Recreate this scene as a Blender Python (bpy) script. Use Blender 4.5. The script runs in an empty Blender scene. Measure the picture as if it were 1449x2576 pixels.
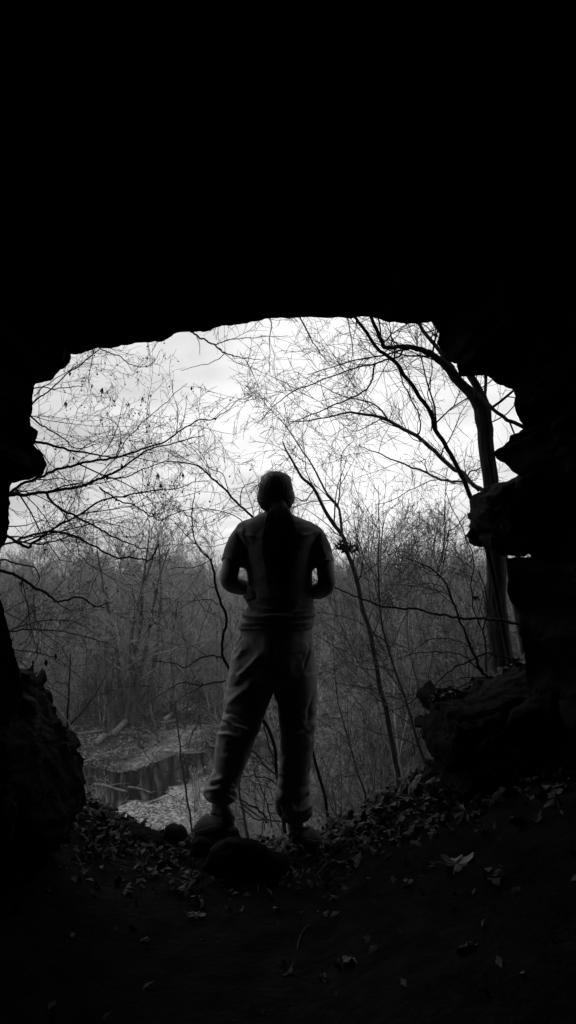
import bpy, bmesh, math, random
import numpy as np
from mathutils import Vector, Matrix, noise as mnoise

R = math.radians
sc = bpy.context.scene
COL = sc.collection
RNG = np.random.default_rng(7)
random.seed(7)

# ------------------------------------------------------------------ camera
FPX, CX, CY = 1860.0, 724.5, 1288.0          # the photograph measured on a 1449 x 2576 sheet
PITCH = R(5.0)
CAM = np.array([0.0, 0.0, 1.17])
cam_data = bpy.data.cameras.new("camera")
cam_data.sensor_fit = 'VERTICAL'
cam_data.sensor_height = 36.0
cam_data.lens = 36.0 * FPX / 2576.0
cam_data.clip_start = 0.05
cam_data.clip_end = 3000
cam = bpy.data.objects.new("camera", cam_data)
COL.objects.link(cam)
cam.location = CAM
cam.rotation_euler = (R(90) + PITCH, 0, 0)
sc.camera = cam
CP, SP = math.cos(PITCH), math.sin(PITCH)


def ray(x, y):
    a, b = (x - CX) / FPX, (CY - y) / FPX
    return np.array([a, CP - b * SP, SP + b * CP])


def P(x, y, Y):
    """Point at depth Y (metres in front of the camera) seen at sheet position x, y."""
    d = ray(x, y)
    return CAM + d * (Y / d[1])


def G(x, y, z):
    """Point on the level z seen at sheet position x, y."""
    d = ray(x, y)
    return CAM + d * ((z - CAM[2]) / d[2])


# ------------------------------------------------------------------ value noise
def _hash(ix, iy, iz, seed):
    h = (ix * 374761393 + iy * 668265263 + iz * 2147483647 + seed * 1274126177) & 0xffffffff
    h = ((h ^ (h >> 13)) * 1274126177) & 0xffffffff
    return ((h ^ (h >> 16)) & 0xffff) / 65535.0


def vnoise(p, seed=0):
    p = np.asarray(p, float)
    i = np.floor(p).astype(np.int64)
    f = p - i
    f = f * f * (3 - 2 * f)
    out = 0
    for dx in (0, 1):
        wx = f[:, 0] if dx else 1 - f[:, 0]
        for dy in (0, 1):
            wy = f[:, 1] if dy else 1 - f[:, 1]
            for dz in (0, 1):
                wz = f[:, 2] if dz else 1 - f[:, 2]
                out = out + wx * wy * wz * _hash(i[:, 0] + dx, i[:, 1] + dy, i[:, 2] + dz, seed)
    return out * 2 - 1


def fbm(p, octaves=4, seed=0, gain=0.5):
    p = np.asarray(p, float)
    s, a, t = 0, 1.0, 0
    for k in range(octaves):
        s = s + a * vnoise(p * (2.03 ** k) + 17.3 * k, seed + k)
        t += a
        a *= gain
    return s / t


def facets(p, scale, seed=0):
    """Broken rock: every Voronoi cell gets its own offset and tilt, so faces meet in sharp edges. Returns about -1 .. 1."""
    q = np.asarray(p, float) * scale
    i = np.floor(q).astype(np.int64)
    best = np.full(len(q), 1e9)
    val = np.zeros(len(q))
    for dx in (-1, 0, 1):
        for dy in (-1, 0, 1):
            for dz in (-1, 0, 1):
                c = [i[:, 0] + dx, i[:, 1] + dy, i[:, 2] + dz]
                pt = np.stack([c[a] + _hash(c[0], c[1], c[2], seed + 11 * a) for a in range(3)], 1)
                e = q - pt
                d = (e * e).sum(1)
                t = np.stack([_hash(c[0], c[1], c[2], seed + 50 + 7 * a) for a in range(3)], 1) * 2 - 1
                w = _hash(c[0], c[1], c[2], seed + 91) * 2 - 1 + (e * t).sum(1) * 1.1
                k = d < best
                best = np.where(k, d, best)
                val = np.where(k, w, val)
    return val


def fbm2(x, y, scale, octaves=4, seed=0):
    x = np.asarray(x, float)
    y = np.asarray(y, float)
    q = np.stack([x.ravel() * scale, y.ravel() * scale, np.zeros(x.size)], 1)
    return fbm(q, octaves, seed).reshape(x.shape)


def smooth(a, b, x):
    t = np.clip((np.asarray(x, float) - a) / (b - a), 0, 1)
    return t * t * (3 - 2 * t)


# ------------------------------------------------------------------ materials (all neutral: the photograph is black and white)
def mat(name, lo, hi, scale=6.0, rough=0.9, bump=0.0, bscale=30.0, spec=0.3, stretch=(1, 1, 1), detail=6.0, wave=None, sheen=0.0, vary=0.0):
    m = bpy.data.materials.new(name)
    m.use_nodes = True
    nt = m.node_tree
    N, L = nt.nodes, nt.links
    b = N["Principled BSDF"]
    b.inputs["Roughness"].default_value = rough
    b.inputs["Specular IOR Level"].default_value = spec
    if sheen:
        b.inputs["Sheen Weight"].default_value = sheen
        b.inputs["Sheen Roughness"].default_value = 0.6
    tc = N.new("ShaderNodeTexCoord")
    mp = N.new("ShaderNodeMapping")
    mp.inputs["Scale"].default_value = stretch
    L.new(tc.outputs["Object"], mp.inputs["Vector"])
    n1 = N.new("ShaderNodeTexNoise")
    n1.inputs["Scale"].default_value = scale
    n1.inputs["Detail"].default_value = detail
    n1.inputs["Roughness"].default_value = 0.65
    L.new(mp.outputs["Vector"], n1.inputs["Vector"])
    rp = N.new("ShaderNodeValToRGB")
    rp.color_ramp.elements[0].position = 0.32
    rp.color_ramp.elements[1].position = 0.70
    rp.color_ramp.elements[0].color = (lo, lo, lo, 1)
    rp.color_ramp.elements[1].color = (hi, hi, hi, 1)
    L.new(n1.outputs["Fac"], rp.inputs["Fac"])
    if vary:
        oi = N.new("ShaderNodeObjectInfo")
        mr = N.new("ShaderNodeMapRange")
        mr.inputs["To Min"].default_value = 1 - vary
        mr.inputs["To Max"].default_value = 1 + vary
        L.new(oi.outputs["Random"], mr.inputs["Value"])
        vm = N.new("ShaderNodeVectorMath"); vm.operation = 'SCALE'
        L.new(rp.outputs["Color"], vm.inputs[0])
        L.new(mr.outputs["Result"], vm.inputs["Scale"])
        L.new(vm.outputs["Vector"], b.inputs["Base Color"])
    else:
        L.new(rp.outputs["Color"], b.inputs["Base Color"])
    if bump:
        n2 = N.new("ShaderNodeTexNoise")
        n2.inputs["Scale"].default_value = bscale
        n2.inputs["Detail"].default_value = 8.0
        n2.inputs["Roughness"].default_value = 0.6
        L.new(mp.outputs["Vector"], n2.inputs["Vector"])
        bp = N.new("ShaderNodeBump")
        bp.inputs["Strength"].default_value = bump
        bp.inputs["Distance"].default_value = 0.02
        L.new(n2.outputs["Fac"], bp.inputs["Height"])
        L.new(bp.outputs["Normal"], b.inputs["Normal"])
    return m


M = dict(
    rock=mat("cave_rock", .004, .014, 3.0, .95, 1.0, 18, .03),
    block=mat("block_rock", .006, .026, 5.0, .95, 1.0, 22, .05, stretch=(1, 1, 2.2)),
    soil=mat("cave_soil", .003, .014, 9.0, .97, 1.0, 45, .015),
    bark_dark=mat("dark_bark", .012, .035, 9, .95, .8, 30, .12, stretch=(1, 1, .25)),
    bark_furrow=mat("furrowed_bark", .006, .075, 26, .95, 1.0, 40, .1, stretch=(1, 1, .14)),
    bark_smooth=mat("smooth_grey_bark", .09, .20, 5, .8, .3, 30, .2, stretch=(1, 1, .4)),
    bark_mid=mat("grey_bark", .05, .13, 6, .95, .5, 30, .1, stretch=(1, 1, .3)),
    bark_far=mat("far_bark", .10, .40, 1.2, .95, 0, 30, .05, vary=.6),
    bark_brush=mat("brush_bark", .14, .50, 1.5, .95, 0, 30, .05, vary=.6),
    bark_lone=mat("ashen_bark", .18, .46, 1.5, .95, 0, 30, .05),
    bark_pale=mat("bleached_wood", .16, .38, 2.5, .9, .4, 30, .1, stretch=(1, 1, .5)),
    log=mat("log_wood", .09, .26, 2.5, .95, .5, 20, .1),
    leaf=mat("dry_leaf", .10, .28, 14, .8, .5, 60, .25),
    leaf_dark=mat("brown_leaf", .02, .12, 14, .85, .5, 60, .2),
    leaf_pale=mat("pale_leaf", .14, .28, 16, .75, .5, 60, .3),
    skin=mat("skin", .22, .25, 12, .55, .1, 200, .35),
    shirt=mat("shirt_cloth", .19, .23, 60, .95, .15, 400, .05),
    pants=mat("fleece_cloth", .24, .29, 40, .98, .2, 300, .08, sheen=.12),
    hair=mat("hair", .004, .012, 60, .5, .3, 90, .10, stretch=(1, 1, .08)),
    shoe=mat("shoe_felt", .05, .08, 40, .9, .2, 200, .15),
    sole=mat("shoe_sole", .02, .03, 40, .8, .1, 200, .2),
    eye=mat("eye", .02, .5, 3, .2, 0, 1, .5),
)


def ground_mat():
    """Leaf mould, with pebbles and pale fallen leaves where the ground carries the attribute 'cover'."""
    m = bpy.data.materials.new("valley_ground")
    m.use_nodes = True
    nt = m.node_tree
    N, L = nt.nodes, nt.links
    b = N["Principled BSDF"]
    b.inputs["Roughness"].default_value = .97
    b.inputs["Specular IOR Level"].default_value = .1
    tc = N.new("ShaderNodeTexCoord")

    def noise(scale, detail=8, rough=.6):
        n = N.new("ShaderNodeTexNoise")
        n.inputs["Scale"].default_value = scale
        n.inputs["Detail"].default_value = detail
        n.inputs["Roughness"].default_value = rough
        L.new(tc.outputs["Object"], n.inputs["Vector"])
        return n

    def ramp(src, p0, v0, p1, v1):
        r = N.new("ShaderNodeValToRGB")
        r.color_ramp.elements[0].position = p0
        r.color_ramp.elements[1].position = p1
        r.color_ramp.elements[0].color = (v0, v0, v0, 1)
        r.color_ramp.elements[1].color = (v1, v1, v1, 1)
        L.new(src, r.inputs["Fac"])
        return r.outputs["Color"]

    n1 = noise(1.1, 10, .7)
    n2 = noise(5.5, 6, .75)
    n3 = noise(.8, 5)
    mould = ramp(n1.outputs["Fac"], .35, .010, .68, .062)
    peb = ramp(n2.outputs["Fac"], .38, .06, .66, .62)
    at = N.new("ShaderNodeAttribute")
    at.attribute_name = "cover"
    ad = N.new("ShaderNodeMath"); ad.operation = 'ADD'
    L.new(at.outputs["Fac"], ad.inputs[0])
    sb = N.new("ShaderNodeMath"); sb.operation = 'MULTIPLY_ADD'
    sb.inputs[1].default_value = 1.1; sb.inputs[2].default_value = -.55
    L.new(n3.outputs["Fac"], sb.inputs[0])
    L.new(sb.outputs[0], ad.inputs[1])
    f = ramp(ad.outputs[0], .3, 0, .8, 1)
    mx = N.new("ShaderNodeMix"); mx.data_type = 'RGBA'
    L.new(f, mx.inputs["Factor"])
    L.new(mould, mx.inputs["A"]); L.new(peb, mx.inputs["B"])
    L.new(mx.outputs["Result"], b.inputs["Base Color"])
    bp = N.new("ShaderNodeBump")
    bp.inputs["Strength"].default_value = .8
    bp.inputs["Distance"].default_value = .06
    L.new(n2.outputs["Fac"], bp.inputs["Height"])
    L.new(bp.outputs["Normal"], b.inputs["Normal"])
    return m


def water_mat():
    m = bpy.data.materials.new("creek_water")
    m.use_nodes = True
    nt = m.node_tree
    b = nt.nodes["Principled BSDF"]
    b.inputs["Base Color"].default_value = (.006, .006, .006, 1)
    b.inputs["Roughness"].default_value = 0.07
    b.inputs["Specular IOR Level"].default_value = 0.20
    tc = nt.nodes.new("ShaderNodeTexCoord")
    n = nt.nodes.new("ShaderNodeTexNoise")
    n.inputs["Scale"].default_value = 2.2
    n.inputs["Detail"].default_value = 3
    bp = nt.nodes.new("ShaderNodeBump")
    bp.inputs["Strength"].default_value = 0.06
    bp.inputs["Distance"].default_value = 0.05
    nt.links.new(tc.outputs["Object"], n.inputs["Vector"])
    nt.links.new(n.outputs["Fac"], bp.inputs["Height"])
    nt.links.new(bp.outputs["Normal"], b.inputs["Normal"])
    return m


M['water'] = water_mat()
M['ground'] = ground_mat()


# ------------------------------------------------------------------ object helpers
def tag(o, label=None, cat=None, group=None, kind=None):
    if label: o['label'] = label
    if cat: o['category'] = cat
    if group: o['group'] = group
    if kind: o['kind'] = kind
    return o


def empty(name, loc, label=None, cat=None, group=None):
    o = bpy.data.objects.new(name, None)
    COL.objects.link(o)
    o.location = loc
    o.empty_display_size = 0.2
    return tag(o, label, cat, group)


def mesh_from(name, verts, quads=None, tris=None, smooth_shade=True):
    me = bpy.data.meshes.new(name)
    verts = np.asarray(verts, np.float32)
    quads = np.zeros((0, 4), np.int32) if quads is None or len(quads) == 0 else np.asarray(quads, np.int32)
    tris = np.zeros((0, 3), np.int32) if tris is None or len(tris) == 0 else np.asarray(tris, np.int32)
    nq, nt_ = len(quads), len(tris)
    me.vertices.add(len(verts))
    me.vertices.foreach_set("co", verts.ravel())
    me.loops.add(nq * 4 + nt_ * 3)
    me.loops.foreach_set("vertex_index", np.concatenate([quads.ravel(), tris.ravel()]).astype(np.int32))
    me.polygons.add(nq + nt_)
    st = np.concatenate([np.arange(nq) * 4, nq * 4 + np.arange(nt_) * 3]).astype(np.int32)
    me.polygons.foreach_set("loop_start", st)
    me.polygons.foreach_set("use_smooth", np.full(nq + nt_, smooth_shade))
    me.update(calc_edges=True)
    return me


def obj(name, me, m, parent=None, world=True):
    o = bpy.data.objects.new(name, me)
    COL.objects.link(o)
    if m is not None:
        me.materials.clear()
        me.materials.append(m)
    if parent is not None:
        o.parent = parent
        if world:
            o.matrix_parent_inverse = Matrix.Translation(-Vector(parent.location))
    return o


class MB:
    """Collects tubes, sheets and solids; build() links them as one mesh object."""

    def __init__(self):
        self.v, self.q, self.t, self.n = [], [], [], 0

    def add(self, v, q=None, t=None):
        self.v.append(np.asarray(v, float))
        if q is not None and len(q): self.q.append(np.asarray(q) + self.n)
        if t is not None and len(t): self.t.append(np.asarray(t) + self.n)
        self.n += len(v)

    def tube(self, pts, rad, sides=5, cap=False):
        pts = np.asarray(pts, float)
        n = len(pts)
        rad = np.broadcast_to(np.asarray(rad, float), (n,))
        tan = np.empty_like(pts)
        tan[1:-1] = pts[2:] - pts[:-2]
        tan[0] = pts[1] - pts[0]
        tan[-1] = pts[-1] - pts[-2]
        tan /= np.linalg.norm(tan, axis=1)[:, None] + 1e-9
        ref = np.array([0.31, 0.9, 0.3]) if abs(tan[0][2]) > 0.8 else np.array([0.12, 0.2, 0.97])
        u = np.cross(tan, ref)
        u /= np.linalg.norm(u, axis=1)[:, None] + 1e-9
        w = np.cross(tan, u)
        ang = np.arange(sides) * 2 * math.pi / sides
        ring = pts[:, None, :] + rad[:, None, None] * (np.cos(ang)[None, :, None] * u[:, None, :] + np.sin(ang)[None, :, None] * w[:, None, :])
        i = np.arange(n - 1)[:, None] * sides
        j = np.arange(sides)[None, :]
        k = (j + 1) % sides
        q = np.stack([i + j, i + k, i + sides + k, i + sides + j], -1).reshape(-1, 4)
        t = []
        if cap:
            vv = np.concatenate([ring.reshape(-1, 3), pts[:1], pts[-1:]])
            c0, c1 = n * sides, n * sides + 1
            for a in range(sides):
                b = (a + 1) % sides
                t += [(c0, b, a), (c1, (n - 1) * sides + a, (n - 1) * sides + b)]
            self.add(vv, q, t)
        else:
            self.add(ring.reshape(-1, 3), q)

    def loft(self, rings, cap=True):
        rings = [np.asarray(r, float) for r in rings]
        s = len(rings[0])
        n = len(rings)
        i = np.arange(n - 1)[:, None] * s
        j = np.arange(s)[None, :]
        k = (j + 1) % s
        q = np.stack([i + j, i + k, i + s + k, i + s + j], -1).reshape(-1, 4)
        v = np.concatenate(rings)
        t = []
        if cap:
            v = np.concatenate([v, rings[0].mean(0)[None], rings[-1].mean(0)[None]])
            for a in range(s):
                b = (a + 1) % s
                t += [(n * s, b, a), (n * s + 1, (n - 1) * s + a, (n - 1) * s + b)]
        self.add(v, q, t)

    def ball(self, c, r, nu=14, nv=10, rot=None):
        c = np.asarray(c, float)
        r = np.broadcast_to(np.asarray(r, float), (3,))
        rings = []
        for k in range(nv + 1):
            f = -math.pi / 2 + math.pi * (0.02 + 0.96 * k / nv)
            a = np.arange(nu) * 2 * math.pi / nu
            pt = np.stack([np.cos(a) * math.cos(f) * r[0], np.sin(a) * math.cos(f) * r[1], np.full(nu, math.sin(f) * r[2])], 1)
            if rot is not None: pt = pt @ rot.T
            rings.append(pt + c)
        self.loft(rings)

    def tubes(self, pts, rad, sides):
        """Many tubes of the same length at once: pts (N, n, 3), rad (N, n)."""
        N_, n, _ = pts.shape
        tan = np.empty_like(pts)
        tan[:, 1:-1] = pts[:, 2:] - pts[:, :-2]
        tan[:, 0] = pts[:, 1] - pts[:, 0]
        tan[:, -1] = pts[:, -1] - pts[:, -2]
        tan /= np.linalg.norm(tan, axis=2)[..., None] + 1e-9
        ref = np.where(np.abs(tan[:, :1, 2:3]) > .8, np.array([.31, .9, .3]), np.array([.12, .2, .97]))
        u = np.cross(tan, np.broadcast_to(ref, tan.shape))
        u /= np.linalg.norm(u, axis=2)[..., None] + 1e-9
        w = np.cross(tan, u)
        ang = np.arange(sides) * 2 * math.pi / sides
        ring = pts[:, :, None, :] + rad[:, :, None, None] * (np.cos(ang)[:, None] * u[:, :, None, :] + np.sin(ang)[:, None] * w[:, :, None, :])
        i = np.arange(n - 1)[:, None] * sides
        j = np.arange(sides)[None, :]
        k = (j + 1) % sides
        q = np.stack([i + j, i + k, i + sides + k, i + sides + j], -1).reshape(-1, 4)
        q = (q[None] + (np.arange(N_) * n * sides)[:, None, None]).reshape(-1, 4)
        self.add(ring.reshape(-1, 3), q)

    def mesh(self, name, smooth_shade=True):
        return mesh_from(name, np.concatenate(self.v), np.concatenate(self.q) if self.q else None, np.concatenate(self.t) if self.t else None, smooth_shade)

    def build(self, name, m, parent=None, smooth_shade=True, world=True):
        return obj(name, self.mesh(name, smooth_shade), m, parent, world)


def catmull(pts, sub=6):
    pts = np.asarray(pts, float)
    ext = np.concatenate([2 * pts[:1] - pts[1:2], pts, 2 * pts[-1:] - pts[-2:-1]])
    out = []
    for i in range(1, len(ext) - 2):
        p0, p1, p2, p3 = ext[i - 1], ext[i], ext[i + 1], ext[i + 2]
        for k in range(sub):
            t = k / sub
            out.append(0.5 * (2 * p1 + (p2 - p0) * t + (2 * p0 - 5 * p1 + 4 * p2 - p3) * t * t + (3 * p1 - p0 - 3 * p2 + p3) * t ** 3))
    out.append(pts[-1])
    return np.array(out)


# ------------------------------------------------------------------ terrain
LIP_Y = 3.95
_lip = [(-300, 1960), (0, 1980), (150, 2008), (222, 2003), (290, 2043), (380, 2086), (430, 2096), (500, 2110), (600, 2112), (700, 2110), (790, 2108),
        (830, 2082), (880, 2056), (925, 2030), (1000, 1988), (1095, 1932), (1200, 1880), (1400, 1850), (1700, 1840)]
_lp = np.array([P(x, y, LIP_Y) for x, y in _lip])
Z_VALLEY = -9.0
_far = [(222, 1939), (300, 1949), (350, 1944), (400, 1926), (440, 1909), (480, 1899), (540, 1889), (640, 1876), (760, 1868)]
_near = [(222, 2065), (270, 2040), (325, 2014), (380, 1996), (430, 1979), (475, 1959), (530, 1939), (640, 1915), (760, 1900)]
Z_WATER = -9.3
far_pts = [G(x, y, Z_WATER) for x, y in _far]
near_pts = [G(x, y, Z_WATER) for x, y in _near]
CREEK = [(-60, 41), (-25, 41.5)] + [(p[0], p[1]) for p in far_pts] + [(22, 62), (60, 70)] + [(60, 64), (22, 56.5)] + [(p[0], p[1]) for p in near_pts[::-1]] + [(-25, 30), (-60, 29)]
CREEK = np.array(CREEK)


def poly_sd(poly, x, y):
    """Signed distance to a polygon, negative inside."""
    x = np.asarray(x, float); y = np.asarray(y, float)
    d = np.full(x.shape, 1e9)
    ins = np.zeros(x.shape, bool)
    n = len(poly)
    for i in range(n):
        ax, ay = poly[i]
        bx, by = poly[(i + 1) % n]
        ex, ey = bx - ax, by - ay
        t = np.clip(((x - ax) * ex + (y - ay) * ey) / (ex * ex + ey * ey + 1e-12), 0, 1)
        d = np.minimum(d, np.hypot(x - ax - t * ex, y - ay - t * ey))
        c = (ay > y) != (by > y)
        with np.errstate(divide='ignore', invalid='ignore'):
            xi = ax + (y - ay) * ex / (ey if ey else 1e-12)
        ins ^= c & (x < xi)
    return np.where(ins, -d, d)


def height(x, y):
    x = np.asarray(x, float); y = np.asarray(y, float)
    zl = np.interp(x, _lp[:, 0], _lp[:, 2])
    z0 = np.where(np.abs(x) < 3, zl + 0.10, zl)
    z0 = np.minimum(z0, 0.45)
    z0 = z0 * smooth(0.6, 2.6, y) + (1 - smooth(0.6, 2.6, y)) * 0.0
    zin = z0 + (zl - z0) * smooth(3.45, LIP_Y, y)
    n1 = fbm2(x, y, 2.2, 4, 3) * 0.035 + fbm2(x, y, 9, 3, 9) * 0.012
    zin = zin + n1
    big = fbm2(x, y, .09, 4, 21)
    mid = fbm2(x, y, .5, 3, 31)
    zv = np.interp(y, [3.95, 4.4, 6, 12, 22, 28, 90, 160, 400], [0, -.6, -3.0, -5.6, -8.3, -9, -9, -8.2, -6])
    zv = np.where(y < 6, zl + (zv - 0) , zv)
    zv = zv + (big * 0.9 + mid * .18) * smooth(8, 30, y)
    hill = np.interp(y, [3.95, 7.6, 10, 20, 30, 400], [.2, .42, -.8, -5, -9, -9])
    w = smooth(1.4, 1.95, x) * (1 - smooth(20, 30, y))
    zout = zv * (1 - w) + hill * w
    flat = smooth(26, 30, y) * (1 - smooth(62, 75, y))
    sd = poly_sd(CREEK, x, y) + fbm2(x, y, .55, 4, 55) * .9 + fbm2(x, y, 2.1, 2, 56) * .25
    zc = -9.0 + mid * .12 + big * .25
    zout = zout * (1 - flat * .8) + zc * flat * .8
    bank = np.where(sd < 0, -.75 * smooth(0, 2.0, -sd) - .28, -.28 * (1 - smooth(0, 2.2, sd)))
    zout = np.where(y > 20, zout + bank * flat, zout)
    t = smooth(LIP_Y - .02, LIP_Y + .1, y)
    return zin * (1 - t) + zout * t


GRIDS = []


def h1(x, y):
    """Height of the built ground surface at one place."""
    for xs, ys, Z in GRIDS:
        if xs[0] <= x <= xs[-1] and ys[0] <= y <= ys[-1]:
            i = min(int(np.searchsorted(xs, x, 'right')) - 1, len(xs) - 2)
            j = min(int(np.searchsorted(ys, y, 'right')) - 1, len(ys) - 2)
            u = (x - xs[i]) / (xs[i + 1] - xs[i]); w = (y - ys[j]) / (ys[j + 1] - ys[j])
            return float((Z[j, i] * (1 - u) + Z[j, i + 1] * u) * (1 - w) + (Z[j + 1, i] * (1 - u) + Z[j + 1, i + 1] * u) * w)
    return float(height(np.array([x]), np.array([y]))[0])


def grid_mesh(name, xs, ys):
    X, Y = np.meshgrid(xs, ys)
    Z = height(X, Y)
    GRIDS.append((np.asarray(xs), np.asarray(ys), Z))
    v = np.stack([X.ravel(), Y.ravel(), Z.ravel()], 1)
    nx, ny = len(xs), len(ys)
    i = np.arange(ny - 1)[:, None] * nx
    j = np.arange(nx - 1)[None, :]
    q = np.stack([i + j, i + j + 1, i + nx + j + 1, i + nx + j], -1).reshape(-1, 4)
    return mesh_from(name, v, q)


fx = np.concatenate([np.linspace(-4.6, -1.8, 30)[:-1], np.linspace(-1.8, 1.8, 150), np.linspace(1.8, 4.6, 30)[1:]])
fy = np.concatenate([np.linspace(-4.5, 1.5, 40)[:-1], np.linspace(1.5, 4.6, 150)])
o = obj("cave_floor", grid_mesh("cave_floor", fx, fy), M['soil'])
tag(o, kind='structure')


def sym(a, n, first):
    g = first * np.cumsum(1.06 ** np.arange(n))
    g = g / g[-1] * a
    return np.concatenate([-g[::-1], [0], g])


gx = np.unique(np.concatenate([np.linspace(-30, 30, 181), np.linspace(-60, 60, 121), np.linspace(-600, 600, 41)]))
gy = np.unique(np.concatenate([np.linspace(4.6, 26, 70), np.linspace(26, 70, 150), np.linspace(70, 170, 60), np.linspace(170, 900, 30)]))
ground = obj("ground", grid_mesh("ground", gx, gy), M['ground'])
tag(ground, kind='structure')

bar_edge = np.array([tuple(p[:2]) for p in near_pts[:7]] + [(-4.0, 44), (-3.2, 34), (-1.2, 24), (-14, 24), (-20, 30)])
far_edge = np.array([tuple(G(x, y, -9)[:2]) for x, y in [(280, 1930), (360, 1932), (430, 1900), (500, 1880), (540, 1866), (545, 1830), (500, 1815), (450, 1826), (400, 1840), (340, 1870), (290, 1900)]])
gv = np.empty(len(ground.data.vertices) * 3, np.float32)
ground.data.vertices.foreach_get("co", gv)
gv = gv.reshape(-1, 3)
cov = np.clip(.5 - poly_sd(bar_edge, gv[:, 0], gv[:, 1]) / 1.6, 0, 1) + .62 * np.clip(.5 - poly_sd(far_edge, gv[:, 0], gv[:, 1]) / 3.0, 0, 1)
at = ground.data.attributes.new("cover", 'FLOAT', 'POINT')
at.data.foreach_set("value", cov.astype(np.float32))

# creek: one sheet of water a little larger than the bed it lies in
bm = bmesh.new()
c = CREEK.copy()
mid_ = len(c) // 2
c[:mid_, 1] += 1.4
c[mid_:, 1] -= 1.4
vs = [bm.verts.new((p[0], p[1], Z_WATER)) for p in c]
bm.faces.new(vs)
bmesh.ops.triangulate(bm, faces=bm.faces[:])
me = bpy.data.meshes.new("creek_water")
bm.to_mesh(me); bm.free()
o = obj("creek_water", me, M['water'])
tag(o, kind='structure')


# ------------------------------------------------------------------ cave
def frac(pts, levels, amp, rng, closed=False):
    pts = np.asarray(pts, float)
    for l in range(levels):
        nxt = np.roll(pts, -1, 0) if closed else pts[1:]
        cur = pts if closed else pts[:-1]
        e = nxt - cur
        ln = np.linalg.norm(e, axis=1)
        nrm = np.stack([-e[:, 1], e[:, 0]], 1) / (ln[:, None] + 1e-9)
        d = rng.normal(0, amp, len(cur)) * np.minimum(ln, 40)
        md = (cur + nxt) / 2 + nrm * d[:, None] + e * rng.uniform(-.12, .12, len(cur))[:, None]
        out = np.empty((len(cur) * 2 + (0 if closed else 1), 2))
        out[0:2 * len(cur):2] = cur
        out[1:2 * len(cur):2] = md
        if not closed: out[-1] = pts[-1]
        pts = out
    return pts


rim_px = [(-60, 2300), (-60, 1990), (10, 1850), (58, 1750), (50, 1697), (26, 1600), (0, 1505), (-2, 1470), (0, 1410), (2, 1380), (20, 1325), (22, 1285), (25, 1225), (30, 1215),
          (75, 1207), (107, 1195), (117, 1172), (107, 1140), (85, 1120), (96, 1085), (77, 1070), (75, 1050), (82, 1025), (82, 995), (90, 965),
          (130, 957), (142, 935), (175, 912), (179, 900), (178, 891), (205, 890), (220, 884), (250, 875), (295, 873), (345, 862), (405, 860), (425, 850),
          (480, 835), (530, 832), (540, 825), (575, 820), (625, 812), (665, 802), (724, 801), (874, 801), (914, 796), (949, 800), (989, 810), (1034, 814),
          (1092, 809), (1107, 832), (1099, 865), (1119, 905), (1149, 915), (1157, 947), (1224, 944), (1249, 965), (1292, 980), (1292, 1015), (1304, 1050),
          (1320, 1075), (1284, 1095), (1279, 1110), (1242, 1137), (1250, 1155), (1290, 1187), (1330, 1215), (1352, 1300), (1366, 1394), (1370, 1398.5), (1335, 1401), (1272, 1405), (1277, 1465),
          (1282, 1510), (1304, 1553), (1314, 1623), (1322, 1668), (1330, 1760), (1300, 1900), (1320, 2010), (1340, 2300)]
rng = np.random.default_rng(3)
rim = frac(rim_px, 3, .055, rng)


def rim_depth(x, y):
    base = np.interp(x, [-60, 90, 300, 700, 1100, 1300, 1400], [2.6, 2.7, 3.0, 3.28, 3.25, 3.2, 3.2])
    return base + .05 * math.sin(x * .021 + y * .033)


rp = np.array([P(x, y, rim_depth(x, y)) for x, y in rim])
axis = P(700, 1500, 3.4)
out = rp - axis
out[:, 1] = 0
out /= np.linalg.norm(out, axis=1)[:, None]
# local outward direction blends the true outline normal with the radial direction
seg = np.gradient(rp, axis=0)
nrm = np.stack([seg[:, 2], np.zeros(len(seg)), -seg[:, 0]], 1)
nrm /= np.linalg.norm(nrm, axis=1)[:, None] + 1e-9
if (nrm * out).sum() < 0: nrm = -nrm
k = 41
ker = np.hanning(k); ker /= ker.sum()
nrm = np.stack([np.convolve(np.pad(nrm[:, c], k // 2, mode='edge'), ker, 'valid') for c in range(3)], 1)
od = nrm + 1.2 * out
od /= np.linalg.norm(od, axis=1)[:, None]
rings = []
# outside, from the cliff face towards the rim
for yo, ro, w in [(.0, 16, 0), (.05, 8, 0), (.1, 3.5, .1), (.16, 1.4, .4), (.22, .6, .7), (.22, .26, .9), (.14, .09, 1), (.06, .02, 1)]:
    d = out * (1 - w) + od * w
    r_ = rp + d * ro
    r_[:, 1] += yo
    rings.append((r_, .02 + min(ro, 3) * .10, d))
rings.append((rp.copy(), 0.0, od))
NI = 64
for i in range(1, NI + 1):
    s = (i / NI) ** 1.7
    d = od * (1 - smooth(.1, .5, s)) + out * smooth(.1, .5, s)
    g = .015 + .32 * s ** .8 + .55 * smooth(.1, .9, s)
    r_ = rp + d * g
    # large irregularities of the outline melt away towards the back
    k = int(1 + 2 * (s * 60 // 2)); k += 1 - k % 2
    if k > 2:
        ker = np.hanning(k + 2); ker /= ker.sum(); h = len(ker) // 2
        r_ = np.stack([np.convolve(np.pad(r_[:, c], h, mode='edge'), ker, 'valid') for c in range(3)], 1)
    r_[:, 1] = rp[:, 1] + (-3.6 - rp[:, 1]) * s ** 1.25
    rings.append((r_, min(.13, .004 + s * 1.6), d))
V = []
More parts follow.
